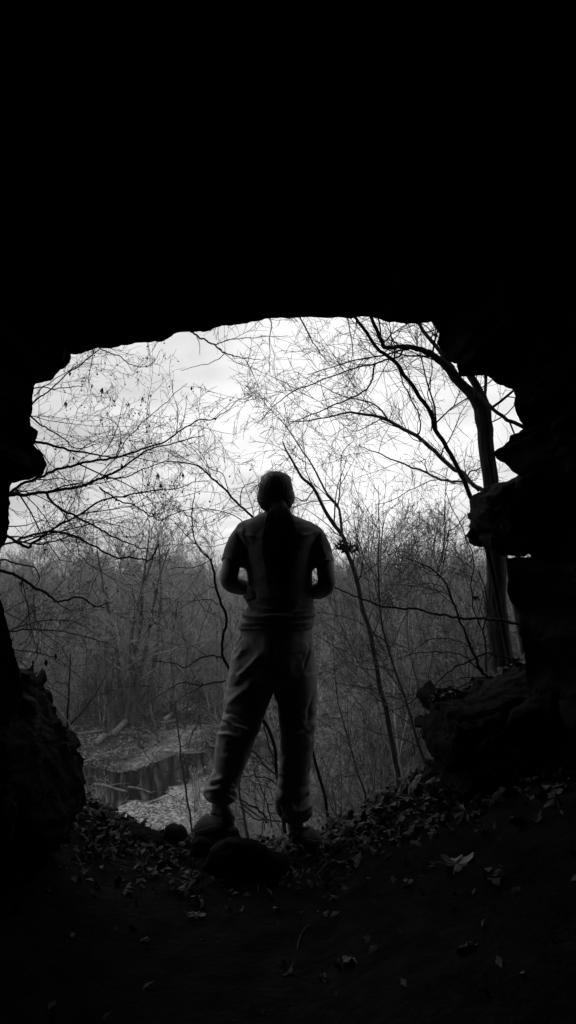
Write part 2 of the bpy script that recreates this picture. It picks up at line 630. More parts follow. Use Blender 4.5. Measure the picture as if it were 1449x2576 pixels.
for r_, amp, d in rings:
    n1 = 1 - 2.4 * np.abs(fbm(r_ * np.array([2.6, 2.6, 3.6]), 6, 40, .62))
    n2 = vnoise(r_ * np.array([5, 5, 9]), 60)
    wq = r_ + .10 * np.stack([vnoise(r_ * 4 + 9 * c, 70 + c) for c in range(3)], 1)
    fc = .6 * facets(wq * np.array([1, 1, 1.5]), 3.2, 5) + .4 * facets(wq * np.array([1, 1, 1.6]), 8.0, 6)
    V.append(r_ + d * (np.maximum(0, .5 - n1 * .7) + .3 * np.abs(n2) + .55 * (fc + 1.0).clip(0))[:, None] * amp)
s_ = len(rp); n_ = len(V)
i = np.arange(n_ - 1)[:, None] * s_
j = np.arange(s_ - 1)[None, :]
q = np.stack([i + j, i + j + 1, i + s_ + j + 1, i + s_ + j], -1).reshape(-1, 4)
v = np.concatenate(V)
# back of the cave
cap_c = len(v)
v = np.concatenate([v, V[-1].mean(0)[None] + np.array([[0, -.3, 0]])])
last = (n_ - 1) * s_
t = [(last + a, last + a + 1, cap_c) for a in range(s_ - 1)] + [(last + s_ - 1, last, cap_c)]
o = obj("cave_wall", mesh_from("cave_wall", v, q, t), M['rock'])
tag(o, kind='structure')


def fuse(mb, voxel, smooth_n=6, factor=.5):
    """Fuses overlapping closed solids into one continuous skin."""
    me = mb.mesh("tmp")
    o = bpy.data.objects.new("tmp", me)
    COL.objects.link(o)
    a = o.modifiers.new("r", 'REMESH'); a.mode = 'VOXEL'; a.voxel_size = voxel; a.use_smooth_shade = True
    b = o.modifiers.new("s", 'SMOOTH'); b.iterations = smooth_n; b.factor = factor
    dg = bpy.context.evaluated_depsgraph_get()
    dg.update()
    out = bpy.data.meshes.new_from_object(o.evaluated_get(dg))
    bpy.data.objects.remove(o)
    bpy.data.meshes.remove(me)
    for p in out.polygons: p.use_smooth = True
    return out


def co_of(me):
    a = np.empty(len(me.vertices) * 3, np.float32)
    me.vertices.foreach_get("co", a)
    b = np.empty(len(me.vertices) * 3, np.float32)
    me.vertices.foreach_get("normal", b)
    return a.reshape(-1, 3).astype(float), b.reshape(-1, 3).astype(float)


def set_co(me, v):
    me.vertices.foreach_set("co", v.astype(np.float32).ravel())
    me.update()


def slab(name, outline, Y, T, m, label, cat, seed, amp=.05, fl=3, famp=.06, lean=0.0, voxel=.013):
    """A boulder: the outline is its widest section, thickness T swells to both sides, then the rock is roughened."""
    r0 = np.random.default_rng(seed)
    ol = frac(outline, fl, famp, r0, True)
    pts = np.array([P(x, y, Y) for x, y in ol])
    c = pts.mean(0)
    rings = []
    K = 22
    for k in range(K + 1):
        f = math.pi * (.02 + .96 * k / K) - math.pi / 2
        cs = abs(math.cos(f)) ** .5
        sn = math.copysign(abs(math.sin(f)) ** .8, math.sin(f))
        rr = c + (pts - c) * cs
        rr[:, 1] += sn * T * (1.0 if sn < 0 else .3) + lean * (rr[:, 2] - c[2])
        rings.append(rr)
    mb = MB()
    mb.loft(rings)
    me = fuse(mb, voxel, 2)
    v, n = co_of(me)
    # bedding ledges, broken faces and pits
    e = smooth(.1, .7, np.abs(n[:, 1])) * .7 + .3
    wq = v + .06 * np.stack([vnoise(v * 6 + 9 * c_, seed + c_) for c_ in range(3)], 1)
    fc = .62 * facets(wq * np.array([1, 1, 1.5]), 4.5, seed) + .38 * facets(wq * np.array([1, 1, 1.7]), 11.0, seed + 1)
    rid = .4 - 2.0 * np.abs(fbm(v * np.array([3.2, 3.2, 5.0]), 5, seed, .6))
    pit = fbm(v * 26, 3, seed + 5, .6)
    set_co(me, v + n * ((fc * .8 + rid * .5 - .4) * amp * e + pit * amp * .10)[:, None])
    ob = obj(name, me, m)
    tag(ob, label, cat)
    return ob


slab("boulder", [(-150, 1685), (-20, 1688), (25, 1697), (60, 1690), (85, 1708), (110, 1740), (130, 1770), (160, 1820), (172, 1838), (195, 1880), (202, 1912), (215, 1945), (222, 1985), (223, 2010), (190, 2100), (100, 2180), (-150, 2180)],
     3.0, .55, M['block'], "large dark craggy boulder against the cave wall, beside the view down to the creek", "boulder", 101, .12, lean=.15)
slab("boulder", [(1480, 1640), (1330, 1668), (1302, 1672), (1270, 1690), (1214, 1703), (1180, 1728), (1139, 1743), (1082, 1753), (1080, 1770), (1079, 1798), (1068, 1815), (1058, 1838), (1064, 1858), (1082, 1872), (1089, 1890), (1104, 1908),
                 (1094, 1935), (1060, 1965), (1130, 2060), (1300, 2080), (1480, 2050)],
     3.55, .5, M['rock'], "wide black boulder with leaves on its flat top, below the furrowed tree trunk", "boulder", 131, .10, lean=.1)
slab("rock_block", [(1470, 1170), (1290, 1196), (1269, 1215), (1240, 1226), (1215, 1232), (1184, 1250), (1178, 1275), (1172, 1300), (1175, 1322), (1186, 1345), (1205, 1366), (1224, 1380), (1250, 1393), (1290, 1400), (1330, 1400), (1345, 1394.5), (1372, 1394), (1470, 1392)],
     3.35, .33, M['block'], "blocky overhanging rock jutting from the cave wall in front of the furrowed tree trunk", "rock", 151, .09, famp=.045)
slab("stone", [(500, 2180), (522, 2135), (545, 2112), (580, 2098), (640, 2099), (672, 2116), (716, 2150), (740, 2180), (690, 2215), (540, 2215)],
     3.18, .10, M['rock'], "broad flat stone in the cave floor in front of the person's raised heel", "stone", 171, .04, 3, .06, voxel=.008)
slab("stone", [(470, 2150), (482, 2114), (498, 2099), (525, 2096), (560, 2086), (588, 2076), (600, 2082), (612, 2110), (615, 2150), (540, 2170)],
     3.5, .09, M['rock'], "rough dark stone under the sole of the raised shoe at the drop", "stone", 221, .02, 3, .05, voxel=.008)
slab("stone", [(408, 2105), (414, 2082), (430, 2070), (452, 2072), (470, 2088), (476, 2108), (440, 2125)],
     3.7, .09, M['rock'], "small dark rounded stone on the edge of the drop, by the toe of the shoe", "stone", 181, .03, 2)
slab("stone", [(300, 2060), (340, 2066), (400, 2085), (415, 2100), (400, 2130), (330, 2130), (290, 2100)],
     3.65, .15, M['rock'], "low black stone on the lip between the boulder and the small rounded stone", "stone", 191, .06, 2)
slab("stone", [(1000, 2080), (1035, 2055), (1090, 2050), (1130, 2068), (1150, 2095), (1080, 2115), (1010, 2110)],
     3.2, .16, M['rock'], "dark stone half buried in the leaf litter below the wide boulder", "stone", 201, .05, 2)
# pale broken flake of rock hanging at the upper corner of the mouth
slab("rock_flake", [(133, 900), (150, 878), (172, 874), (164, 905), (153, 935), (136, 953), (130, 950)], 2.86, .03, M['bark_mid'],
     "pale flaky splinter of rock hanging at the upper corner of the cave mouth", "rock", 211, .012, 2)


# ------------------------------------------------------------------ bare trees
def unit(v):
    return v / (np.linalg.norm(v) + 1e-9)


def units(v):
    return v / (np.linalg.norm(v, axis=-1, keepdims=True) + 1e-9)


class Twig:
    """Grows side branches in whole generations at a time."""

    def __init__(self, rng, minr, seg=.12, up=.03, kink=.16, wall=None, sides=(6, 5, 4, 3), density=1.0, taper=.62):
        self.r, self.minr, self.seg, self.up, self.kink, self.wall, self.sides, self.den, self.taper = rng, minr, seg, up, kink, wall, sides, density, taper
        self.tips = []

    def spawn(self, mb, pts, rad, lvl, count, lmin, lmax, t0=.15, ang=(28, 62), rmax=None, flat=None):
        if count < 1: return
        r, n = self.r, len(pts)
        t = t0 + (1 - t0) * (np.arange(count) + r.uniform(0, 1, count)) / count
        f = np.minimum(t, .999) * (n - 1)
        a = f.astype(int)
        p = pts[a] + (pts[np.minimum(a + 1, n - 1)] - pts[a]) * (f - a)[:, None]
        d = units(pts[np.minimum(a + 1, n - 1)] - pts[np.maximum(a - 1, 0)])
        rh = np.asarray(rad)[a]
        L = r.uniform(lmin, lmax, count) * (1 - .45 * t)
        self.fork(mb, p, d, rh, L, lvl, ang, rmax)

    def fork(self, mb, p, d, rh, L, lvl, ang, rmax):
        r, N_ = self.r, len(p)
        side = r.normal(0, 1, (N_, 3))
        side = units(side - d * (side * d).sum(1)[:, None])
        th = np.radians(r.uniform(ang[0], ang[1], N_))[:, None]
        nd = units(d * np.cos(th) + side * np.sin(th))
        cap = L * .011 if rmax is None else np.full(N_, rmax)
        rr = np.maximum(self.minr, np.minimum(rh * r.uniform(.4, .65, N_), cap))
        self.grow(mb, p, nd, L, rr, lvl, ang)

    def grow(self, mb, p, d, L, r0, lvl, ang):
        r, N_ = self.r, len(p)
        n = int(np.clip(round(L.mean() / self.seg), 3, 12))
        dirs = d[:, None, :] + np.cumsum(r.normal(0, self.kink, (N_, n, 3)), 1)
        dirs[:, :, 2] += self.up * np.arange(1, n + 1)
        dirs = units(dirs) * (L / n)[:, None, None]
        pts = np.concatenate([p[:, None, :], p[:, None, :] + np.cumsum(dirs, 1)], 1)
        if self.wall is not None:
            y = pts[:, 1:, 1]
            pts[:, 1:, 1] = np.where(y < self.wall, self.wall + (self.wall - y) * .6, y)
        t = np.linspace(0, 1, n + 1)
        tip = np.maximum(self.minr * self.taper, r0 * .3)
        rad = r0[:, None] + (tip - r0)[:, None] * t[None]
        big = r0.max()
        mb.tubes(pts, rad, self.sides[1] if big > self.minr * 6 else self.sides[2] if big > self.minr * 2.5 else self.sides[3])
        self.tips.append(pts[:, -1])
        if lvl <= 0: return
        mean = L.mean()
        cnt = max(2, int(round(self.den * mean / (self.seg * (1.5 if lvl > 1 else 1.25)))))
        c2 = int(math.ceil(cnt * 1.6))
        tt = .12 + .88 * (np.arange(c2)[None] + r.uniform(0, 1, (N_, c2))) / c2
        keep = r.uniform(0, 1, (N_, c2)) < np.clip(L / mean, .3, 1.6)[:, None] / 1.6
        bi, ci = np.nonzero(keep)
        f = np.minimum(tt[bi, ci], .999) * n
        a = f.astype(int)
        A, B = pts[bi, a], pts[bi, a + 1]
        pp = A + (B - A) * (f - a)[:, None]
        LL = L[bi] * r.uniform(.28, .66, len(bi)) * (1 - .45 * tt[bi, ci])
        self.fork(mb, pp, units(B - A), rad[bi, a], LL, lvl - 1, ang, None)

    def all_tips(self):
        return np.concatenate(self.tips) if self.tips else np.zeros((0, 3))


WID = .62


def limb(points, rad_px, twist=.3, seed=0, sub=6, kink=.0035):
    """points: (x, y, depth); rad_px: half width on the sheet at the first and last point."""
    pts = catmull([P(*p) for p in points], sub)
    n = len(pts)
    r0 = np.random.default_rng(seed)
    nz = r0.normal(0, 1, (n, 3)); nz = (nz + np.roll(nz, 1, 0) + np.roll(nz, 2, 0)) * .58 * kink
    pts[1:-1] += nz[1:-1]
    Y = pts[:, 1]
    t = np.linspace(0, 1, n)
    px = rad_px[0] + (rad_px[1] - rad_px[0]) * t if len(rad_px) == 2 else np.interp(t, np.linspace(0, 1, len(rad_px)), rad_px)
    return pts, px * WID * Y / FPX


def root_down(pts, rad, z_extra=.3):
    """Prepend a foot so that a trunk traced down to where it is hidden goes on to the ground."""
    p, d = pts[0], unit(pts[0] - pts[min(4, len(pts) - 1)])
    zg = h1(p[0], p[1]) - z_extra
    if zg >= p[2] - .02:
        return pts, rad
    H = p[2] - zg
    d = d / max(.35, -d[2]) if d[2] < -.2 else np.array([d[0] * .3, d[1] * .3, -1])
    d = np.array([np.clip(d[0], -.3, .3), np.clip(d[1], -.3, .3), -1])
    k = max(2, int(H / .35))
    add = [p + d * H * (1 - i / k) for i in range(k)]
    zz = np.array(add)
    zz[0][2] = h1(zz[0][0], zz[0][1]) - z_extra
    ra = rad[0] * (1 + .35 * np.linspace(1, 0, k) ** 2)
    return np.concatenate([zz, pts]), np.concatenate([ra, rad])


def near_tree(name, label, trunk, limbs, m, cat="tree", seed=1, minr=.0016, lvl=2, dens=1.8, tw=(.35, 1.1), wall=4.7, per_m=3.2, foot=True, mtrunk=None, up=.02,
              kink=.17, flat=None, group=None, bark=False, seg=.11, leaves=0, fruit=0, leaf_box=None, wid=1.0):
    """trunk: (points, radii); limbs: list of (points, radii[, twig factor])."""
    tr = np.random.default_rng(seed)
    pts, rad = limb(trunk[0], trunk[1], seed=seed)
    rad = rad * wid
    vis = pts
    if foot: pts, rad = root_down(pts, rad)
    root = empty(name, tuple(pts[0]), label, cat, group)
    mb = MB()
    fine = catmull(pts[::2] if len(pts) > 14 else pts, 3)
    rf = np.interp(np.linspace(0, 1, len(fine)), np.linspace(0, 1, len(pts)), rad)
    if bark:
        # ridged bark: a many sided tube whose radius follows long vertical plates
        s = 40
        ang = np.arange(s) * 2 * math.pi / s
        rings = []
        fine = catmull(fine, 4); rf = np.interp(np.linspace(0, 1, len(fine)), np.linspace(0, 1, len(pts)), rad)
        for pnt, rr in zip(fine, rf):
            qn = np.stack([np.cos(ang) * 5, np.sin(ang) * 5, np.full(s, pnt[2] * 2.2)], 1)
            fr = 1 + .16 * fbm(qn * np.array([1.6, 1.6, 1]), 3, seed) + .12 * np.abs(vnoise(qn * np.array([2.6, 2.6, 1.2]), seed + 5))
            rings.append(pnt + np.stack([np.cos(ang) * rr * fr, np.sin(ang) * rr * fr, np.zeros(s)], 1))
        mb.loft(rings)
    else:
        mb.tube(fine, rf, 9)
    mb.build("trunk", mtrunk or m, root)
    cb = MB()
    T = Twig(tr, minr, seg=seg, up=up, kink=kink, wall=wall, density=dens)
    Lt = np.linalg.norm(np.diff(vis, axis=0), axis=1).sum()
    tf = trunk[2] if len(trunk) > 2 else 1.0
    vr = np.linspace(rad[-len(vis)], rad[-1], len(vis))
    if tf > 0: T.spawn(cb, vis, vr, lvl, int(Lt * per_m * tf), tw[0], tw[1], t0=.25, flat=flat)
    for i, lb in enumerate(limbs):
        lp, lr = limb(lb[0], lb[1], seed=seed * 31 + i)
        if lb[1][-1] >= 5 and bark:      # a stout limb goes on behind the rock and tapers out there
            dd = unit(lp[-1] - lp[-4])
            ex = []
            for s_ in (.35, .7, 1.1, 1.6): ex.append(lp[-1] + unit(dd + np.array([0, 0, s_ * .4])) * s_)
            lp = np.concatenate([lp, ex]); lr = np.concatenate([lr, lr[-1] * np.array([.85, .65, .45, .15])])
        cb.tube(catmull(lp, 2), np.interp(np.linspace(0, 1, (len(lp) - 1) * 2 + 1), np.linspace(0, 1, len(lp)), lr), 7)
        ln = np.linalg.norm(np.diff(lp, axis=0), axis=1).sum()
        f = lb[2] if len(lb) > 2 else 1.0
        T.spawn(cb, lp, lr, lvl, int(ln * per_m * f), tw[0], tw[1], t0=.06, flat=flat)
    cb.build("crown", m, root)
    tips = T.all_tips()
    if leaves and len(tips):
        lbm = MB()
        sel = tips
        if leaf_box is not None:
            sel = np.array([t_ for t_ in tips if leaf_box(t_)])
        if len(sel):
            for c in sel[tr.integers(0, len(sel), leaves)]:
                # curled dead leaf hanging from a twig tip
                L_ = tr.uniform(.03, .06)
                a0 = tr.uniform(0, 6.28)
                for sgn in (-1, 1):
                    ax = np.array([math.cos(a0), math.sin(a0), 0]) * sgn
                    w_ = L_ * .28
                    b0 = c.copy(); b1 = c + np.array([0, 0, -L_ * .5]) + ax * w_; b2 = c + np.array([ax[1] * .4 * w_, -ax[0] * .4 * w_, -L_]); b3 = c + np.array([0, 0, -L_ * .45])
                    lbm.add([b0, b1, b2, b3], [(0, 1, 2, 3)])
            lo = lbm.build("dead_leaves", M['bark_dark'], root)
            lo['kind'] = 'stuff'
    if fruit and len(tips):
        fb = MB()
        for c in tips[tr.integers(0, len(tips), fruit)]:
            s = tr.uniform(.0045, .0075)
            e = c + np.array([tr.normal(0, .02), tr.normal(0, .02), -tr.uniform(.03, .08)])
            fb.tube([c, e], [.0012, .001], 3)
            fb.ball(e, s, 6, 4)
        fo = fb.build("seed_balls", M['bark_dark'], root)
        fo['kind'] = 'stuff'
    return root


# readings taken on enlarged quarters of the photograph
def q1(*p): return [(x * .5, 754.7 + y * .5) for x, y in p]
def q2(*p): return [(724.5 + x * .5, 754.7 + y * .5) for x, y in p]
def q3(*p): return [(x * .5, 1383.6 + y * .5) for x, y in p]
def q4(*p): return [(724.5 + x * .5, 1383.6 + y * .5) for x, y in p]


def dp(pts, Y0, Y1=None):
    Y1 = Y0 if Y1 is None else Y1
    n = len(pts)
    return [(p[0], p[1], Y0 + (Y1 - Y0) * i / (n - 1)) for i, p in enumerate(pts)]


# furrowed tree on the right-hand shelf
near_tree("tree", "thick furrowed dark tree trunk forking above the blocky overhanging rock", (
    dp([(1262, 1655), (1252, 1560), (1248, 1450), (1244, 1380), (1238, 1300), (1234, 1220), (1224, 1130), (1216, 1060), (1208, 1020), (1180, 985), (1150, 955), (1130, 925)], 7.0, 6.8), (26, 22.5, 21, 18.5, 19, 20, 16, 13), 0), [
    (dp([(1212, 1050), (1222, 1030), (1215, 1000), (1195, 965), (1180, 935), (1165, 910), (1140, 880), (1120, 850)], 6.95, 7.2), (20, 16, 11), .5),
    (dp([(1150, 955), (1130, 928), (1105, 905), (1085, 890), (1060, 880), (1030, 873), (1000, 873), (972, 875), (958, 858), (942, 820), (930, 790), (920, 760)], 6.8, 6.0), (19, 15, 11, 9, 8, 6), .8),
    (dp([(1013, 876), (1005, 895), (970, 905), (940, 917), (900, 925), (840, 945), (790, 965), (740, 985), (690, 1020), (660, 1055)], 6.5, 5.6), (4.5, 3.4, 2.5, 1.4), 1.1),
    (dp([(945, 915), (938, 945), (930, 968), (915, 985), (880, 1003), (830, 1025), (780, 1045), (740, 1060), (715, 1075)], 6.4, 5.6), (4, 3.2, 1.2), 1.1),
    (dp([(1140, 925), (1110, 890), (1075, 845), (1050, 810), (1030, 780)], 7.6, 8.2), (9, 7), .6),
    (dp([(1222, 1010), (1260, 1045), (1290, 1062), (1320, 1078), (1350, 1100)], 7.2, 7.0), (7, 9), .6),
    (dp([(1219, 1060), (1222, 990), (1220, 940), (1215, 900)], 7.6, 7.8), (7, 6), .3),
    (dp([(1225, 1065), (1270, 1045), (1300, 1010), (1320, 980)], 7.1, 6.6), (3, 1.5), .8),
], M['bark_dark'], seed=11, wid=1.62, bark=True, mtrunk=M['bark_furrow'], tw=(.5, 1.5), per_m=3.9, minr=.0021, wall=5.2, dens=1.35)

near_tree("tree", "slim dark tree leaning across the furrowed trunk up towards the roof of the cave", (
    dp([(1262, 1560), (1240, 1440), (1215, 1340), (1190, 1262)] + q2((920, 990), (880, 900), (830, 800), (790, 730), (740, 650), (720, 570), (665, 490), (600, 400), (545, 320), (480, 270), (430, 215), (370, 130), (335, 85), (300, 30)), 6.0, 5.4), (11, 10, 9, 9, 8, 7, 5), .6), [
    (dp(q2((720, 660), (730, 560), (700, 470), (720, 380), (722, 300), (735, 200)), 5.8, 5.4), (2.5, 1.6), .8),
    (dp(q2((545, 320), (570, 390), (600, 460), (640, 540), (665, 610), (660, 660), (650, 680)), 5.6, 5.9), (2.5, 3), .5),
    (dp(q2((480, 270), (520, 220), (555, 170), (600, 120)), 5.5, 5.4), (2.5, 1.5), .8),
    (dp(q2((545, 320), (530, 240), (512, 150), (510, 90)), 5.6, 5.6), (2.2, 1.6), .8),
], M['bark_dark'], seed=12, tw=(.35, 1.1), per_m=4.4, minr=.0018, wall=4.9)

near_tree("tree", "smooth pale grey tree sending long arching limbs behind the slim dark leaning tree", (
    dp([(1275, 1420), (1250, 1300)] + q2((985, 965), (930, 930), (880, 870), (830, 850), (760, 780), (700, 730), (650, 688), (580, 650), (510, 610), (450, 585), (370, 573), (290, 570), (200, 590), (100, 605), (0, 615)), 8.6, 7.2), (9, 9, 9, 8.5, 7.5, 6, 3.2, 1.6), .9), [
    (dp(q2((960, 960), (905, 912), (860, 914), (800, 910), (740, 893), (680, 860), (600, 832), (520, 800), (440, 765), (360, 735)), 8.6, 7.6), (6, 5, 4.5, 3, 1.5), 1.1),
    (dp(q2((500, 600), (465, 550), (420, 520), (350, 500), (270, 480), (180, 440), (100, 400), (40, 360)), 7.7, 7), (4, 3, 1.6, 1.2), 1.1),
    (dp(q2((760, 900), (690, 920), (600, 965), (520, 1010), (440, 1030)), 8, 7.4), (2.2, 1.2), 1.1),
    (dp(q2((905, 912), (910, 870), (960, 850), (1000, 830)), 8.4, 8.8), (3.5, 2), .6),
], M['bark_smooth'], seed=13, tw=(.5, 1.6), per_m=3.8, minr=.0023, wall=5.4, up=.03, dens=1.4)

# the big spreading tree rooted below the left-hand wall
box_l = lambda p: 0 < (p[0] / p[1] * FPX + CX) < 480
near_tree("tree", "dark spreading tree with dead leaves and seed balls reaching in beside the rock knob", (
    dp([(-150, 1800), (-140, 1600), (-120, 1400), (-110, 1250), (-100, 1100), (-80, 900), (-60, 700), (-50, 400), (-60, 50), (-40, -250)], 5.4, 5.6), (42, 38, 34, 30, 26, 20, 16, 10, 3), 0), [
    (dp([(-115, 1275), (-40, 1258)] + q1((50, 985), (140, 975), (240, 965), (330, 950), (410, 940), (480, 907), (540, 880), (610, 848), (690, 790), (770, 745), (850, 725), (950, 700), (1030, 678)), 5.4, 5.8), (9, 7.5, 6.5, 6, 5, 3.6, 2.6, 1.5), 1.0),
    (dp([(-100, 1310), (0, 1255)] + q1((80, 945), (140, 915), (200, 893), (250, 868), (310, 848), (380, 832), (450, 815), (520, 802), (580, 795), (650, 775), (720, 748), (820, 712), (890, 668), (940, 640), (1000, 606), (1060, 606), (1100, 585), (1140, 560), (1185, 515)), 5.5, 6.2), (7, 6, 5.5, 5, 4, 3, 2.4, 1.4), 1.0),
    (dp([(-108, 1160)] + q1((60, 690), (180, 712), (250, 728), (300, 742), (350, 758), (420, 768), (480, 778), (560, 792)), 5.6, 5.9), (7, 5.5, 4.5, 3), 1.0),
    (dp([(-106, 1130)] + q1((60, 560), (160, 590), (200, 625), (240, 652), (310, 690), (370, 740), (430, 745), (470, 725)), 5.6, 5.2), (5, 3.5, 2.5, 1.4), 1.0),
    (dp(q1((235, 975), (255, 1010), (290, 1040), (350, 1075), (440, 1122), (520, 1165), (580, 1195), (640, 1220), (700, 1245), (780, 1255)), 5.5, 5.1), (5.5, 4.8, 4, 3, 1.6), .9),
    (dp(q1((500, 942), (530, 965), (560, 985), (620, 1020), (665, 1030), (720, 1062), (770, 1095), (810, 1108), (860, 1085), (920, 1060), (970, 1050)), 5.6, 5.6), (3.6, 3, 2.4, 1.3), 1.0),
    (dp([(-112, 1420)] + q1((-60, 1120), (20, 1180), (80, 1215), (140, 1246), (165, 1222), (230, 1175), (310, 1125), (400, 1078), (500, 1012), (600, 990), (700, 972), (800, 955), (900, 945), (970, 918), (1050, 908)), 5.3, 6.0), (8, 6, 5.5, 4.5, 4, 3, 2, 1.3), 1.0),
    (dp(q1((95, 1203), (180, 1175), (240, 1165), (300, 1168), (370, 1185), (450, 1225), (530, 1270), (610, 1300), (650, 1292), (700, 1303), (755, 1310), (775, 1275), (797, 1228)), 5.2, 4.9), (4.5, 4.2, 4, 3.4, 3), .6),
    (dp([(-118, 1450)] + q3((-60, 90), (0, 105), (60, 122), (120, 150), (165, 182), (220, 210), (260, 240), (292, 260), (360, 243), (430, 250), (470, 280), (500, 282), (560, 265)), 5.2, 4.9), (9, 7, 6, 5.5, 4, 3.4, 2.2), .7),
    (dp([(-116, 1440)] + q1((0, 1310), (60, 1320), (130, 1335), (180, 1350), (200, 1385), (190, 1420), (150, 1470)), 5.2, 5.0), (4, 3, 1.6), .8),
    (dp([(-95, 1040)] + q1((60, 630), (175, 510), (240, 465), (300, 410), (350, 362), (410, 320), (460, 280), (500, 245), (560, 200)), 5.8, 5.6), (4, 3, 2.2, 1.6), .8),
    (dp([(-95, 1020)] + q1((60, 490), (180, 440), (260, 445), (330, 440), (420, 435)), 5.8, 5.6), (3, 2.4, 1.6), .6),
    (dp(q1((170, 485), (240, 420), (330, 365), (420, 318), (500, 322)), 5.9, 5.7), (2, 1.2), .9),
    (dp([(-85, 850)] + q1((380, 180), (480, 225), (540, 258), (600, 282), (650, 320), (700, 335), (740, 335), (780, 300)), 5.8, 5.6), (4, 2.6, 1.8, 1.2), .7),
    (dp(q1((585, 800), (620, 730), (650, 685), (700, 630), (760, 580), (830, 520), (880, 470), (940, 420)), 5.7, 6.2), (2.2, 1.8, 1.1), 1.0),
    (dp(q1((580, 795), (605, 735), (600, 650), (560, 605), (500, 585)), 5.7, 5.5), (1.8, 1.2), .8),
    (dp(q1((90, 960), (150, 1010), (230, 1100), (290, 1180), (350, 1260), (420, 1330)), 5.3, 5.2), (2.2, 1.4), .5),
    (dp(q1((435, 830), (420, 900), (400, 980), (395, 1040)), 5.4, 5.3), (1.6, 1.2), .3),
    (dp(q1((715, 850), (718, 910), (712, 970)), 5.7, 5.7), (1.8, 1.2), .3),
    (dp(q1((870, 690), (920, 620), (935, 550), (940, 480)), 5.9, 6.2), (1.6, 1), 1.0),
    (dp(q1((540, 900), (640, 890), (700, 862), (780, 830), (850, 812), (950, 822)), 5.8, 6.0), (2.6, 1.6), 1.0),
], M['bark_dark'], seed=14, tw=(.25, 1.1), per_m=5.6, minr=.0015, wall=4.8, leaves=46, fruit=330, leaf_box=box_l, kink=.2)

# a second paler tree farther behind, on the same side
near_tree("tree", "pale grey limbed tree below the dark spreading tree, behind the boulder", (
    dp([(-260, 1750), (-220, 1600), (-190, 1450), (-170, 1300), (-150, 1150), (-150, 900), (-130, 600), (-140, 300)], 8.5, 8.8), (34, 28, 20, 14, 9, 3), 0), [
    (dp([(-180, 1400)] + q1((-60, 1250), (40, 1225), (100, 1215), (190, 1230), (260, 1215), (340, 1190), (400, 1150), (460, 1100)), 8.5, 8.8), (5, 4, 3, 1.4), 1),
    (dp([(-200, 1560)] + q3((-80, 480), (60, 400), (130, 375), (220, 355), (330, 355), (430, 385), (500, 440)), 8.5, 8.2), (4, 3, 1.3), .8),
    (dp([(-200, 1600)] + q3((-60, 420), (50, 410), (130, 400), (250, 402), (350, 415), (440, 440), (540, 470), (620, 520)), 8.5, 8.2), (4, 3.4, 2.8, 1.3), .8),
    (dp([(-200, 1580)] + q3((-60, 300), (40, 320), (130, 370), (220, 420), (300, 480), (350, 560)), 8.7, 8.4), (3, 2.2, 1.3), .8),
    (dp([(-210, 1640)] + q3((-20, 500), (70, 505), (160, 512), (240, 530), (310, 560), (400, 640), (470, 690)), 8.6, 8.2), (3.4, 2.6, 1.3), .7),
    (dp(q3((120, 120), (105, 190), (130, 250), (170, 310), (175, 370), (140, 440), (90, 480)), 5.4, 5.2), (2, 1.6), .2),
    (dp([(-170, 1290)] + q1((0, 1000), (100, 960), (220, 1000), (330, 1060), (380, 1040)), 8.8, 8.9), (3, 1.4), 1.1),
], M['bark_mid'], seed=15, tw=(.35, 1.2), per_m=4.0, minr=.0022, wall=5.5, leaves=0)

# thin saplings straight ahead
near_tree("sapling", "thin dark sapling with a broken top, its stem running down behind the person's hip", (
    dp([(712, 2060), (697, 1948), (690, 1883), (665, 1815), (620, 1750)] + q3((1150, 600), (1118, 510), (1122, 430), (1142, 350), (1110, 262), (1092, 200), (1080, 150), (1068, 90), (1062, 40)), 6.4, 6.0), (7, 6.5, 6, 5.5, 5.5, 5, 4), .25), [
    (dp(q1((1060, 1312), (1000, 1245), (975, 1190), (965, 1120), (965, 1060), (975, 1000), (985, 950)), 6.0, 6.2), (3.2, 2.6, 1.3), 1.0),
    (dp(q1((1050, 1295), (980, 1225), (920, 1165), (870, 1110), (840, 1095)), 6.0, 6.2), (2, 1.2), .9),
    (dp(q1((1060, 1310), (1020, 1330), (960, 1350), (900, 1345), (850, 1360)), 6.0, 5.8), (1.8, 1.1), 1.0),
    (dp(q3((1118, 543), (1080, 533), (1030, 540), (980, 560), (930, 590), (890, 572), (850, 568), (800, 562), (760, 550)), 6.1, 5.7), (3.2, 2.6, 2, 1.1), .8),
    (dp(q3((1135, 657), (1070, 668), (1020, 682), (980, 675), (920, 665), (870, 690), (830, 715), (770, 750), (710, 790)), 6.2, 5.8), (3.4, 2.8, 2, 1.1), .8),
    (dp(q3((1020, 682), (950, 720), (890, 760), (850, 790)), 6.1, 5.9), (2, 1.1), .7),
    (dp(q3((1100, 272), (1060, 250), (1000, 250), (950, 262), (900, 300)), 6.0, 6.0), (2, 1.1), .9),
], M['bark_dark'], "sapling", seed=16, tw=(.3, .95), per_m=4.6, minr=.0018, wall=4.9)

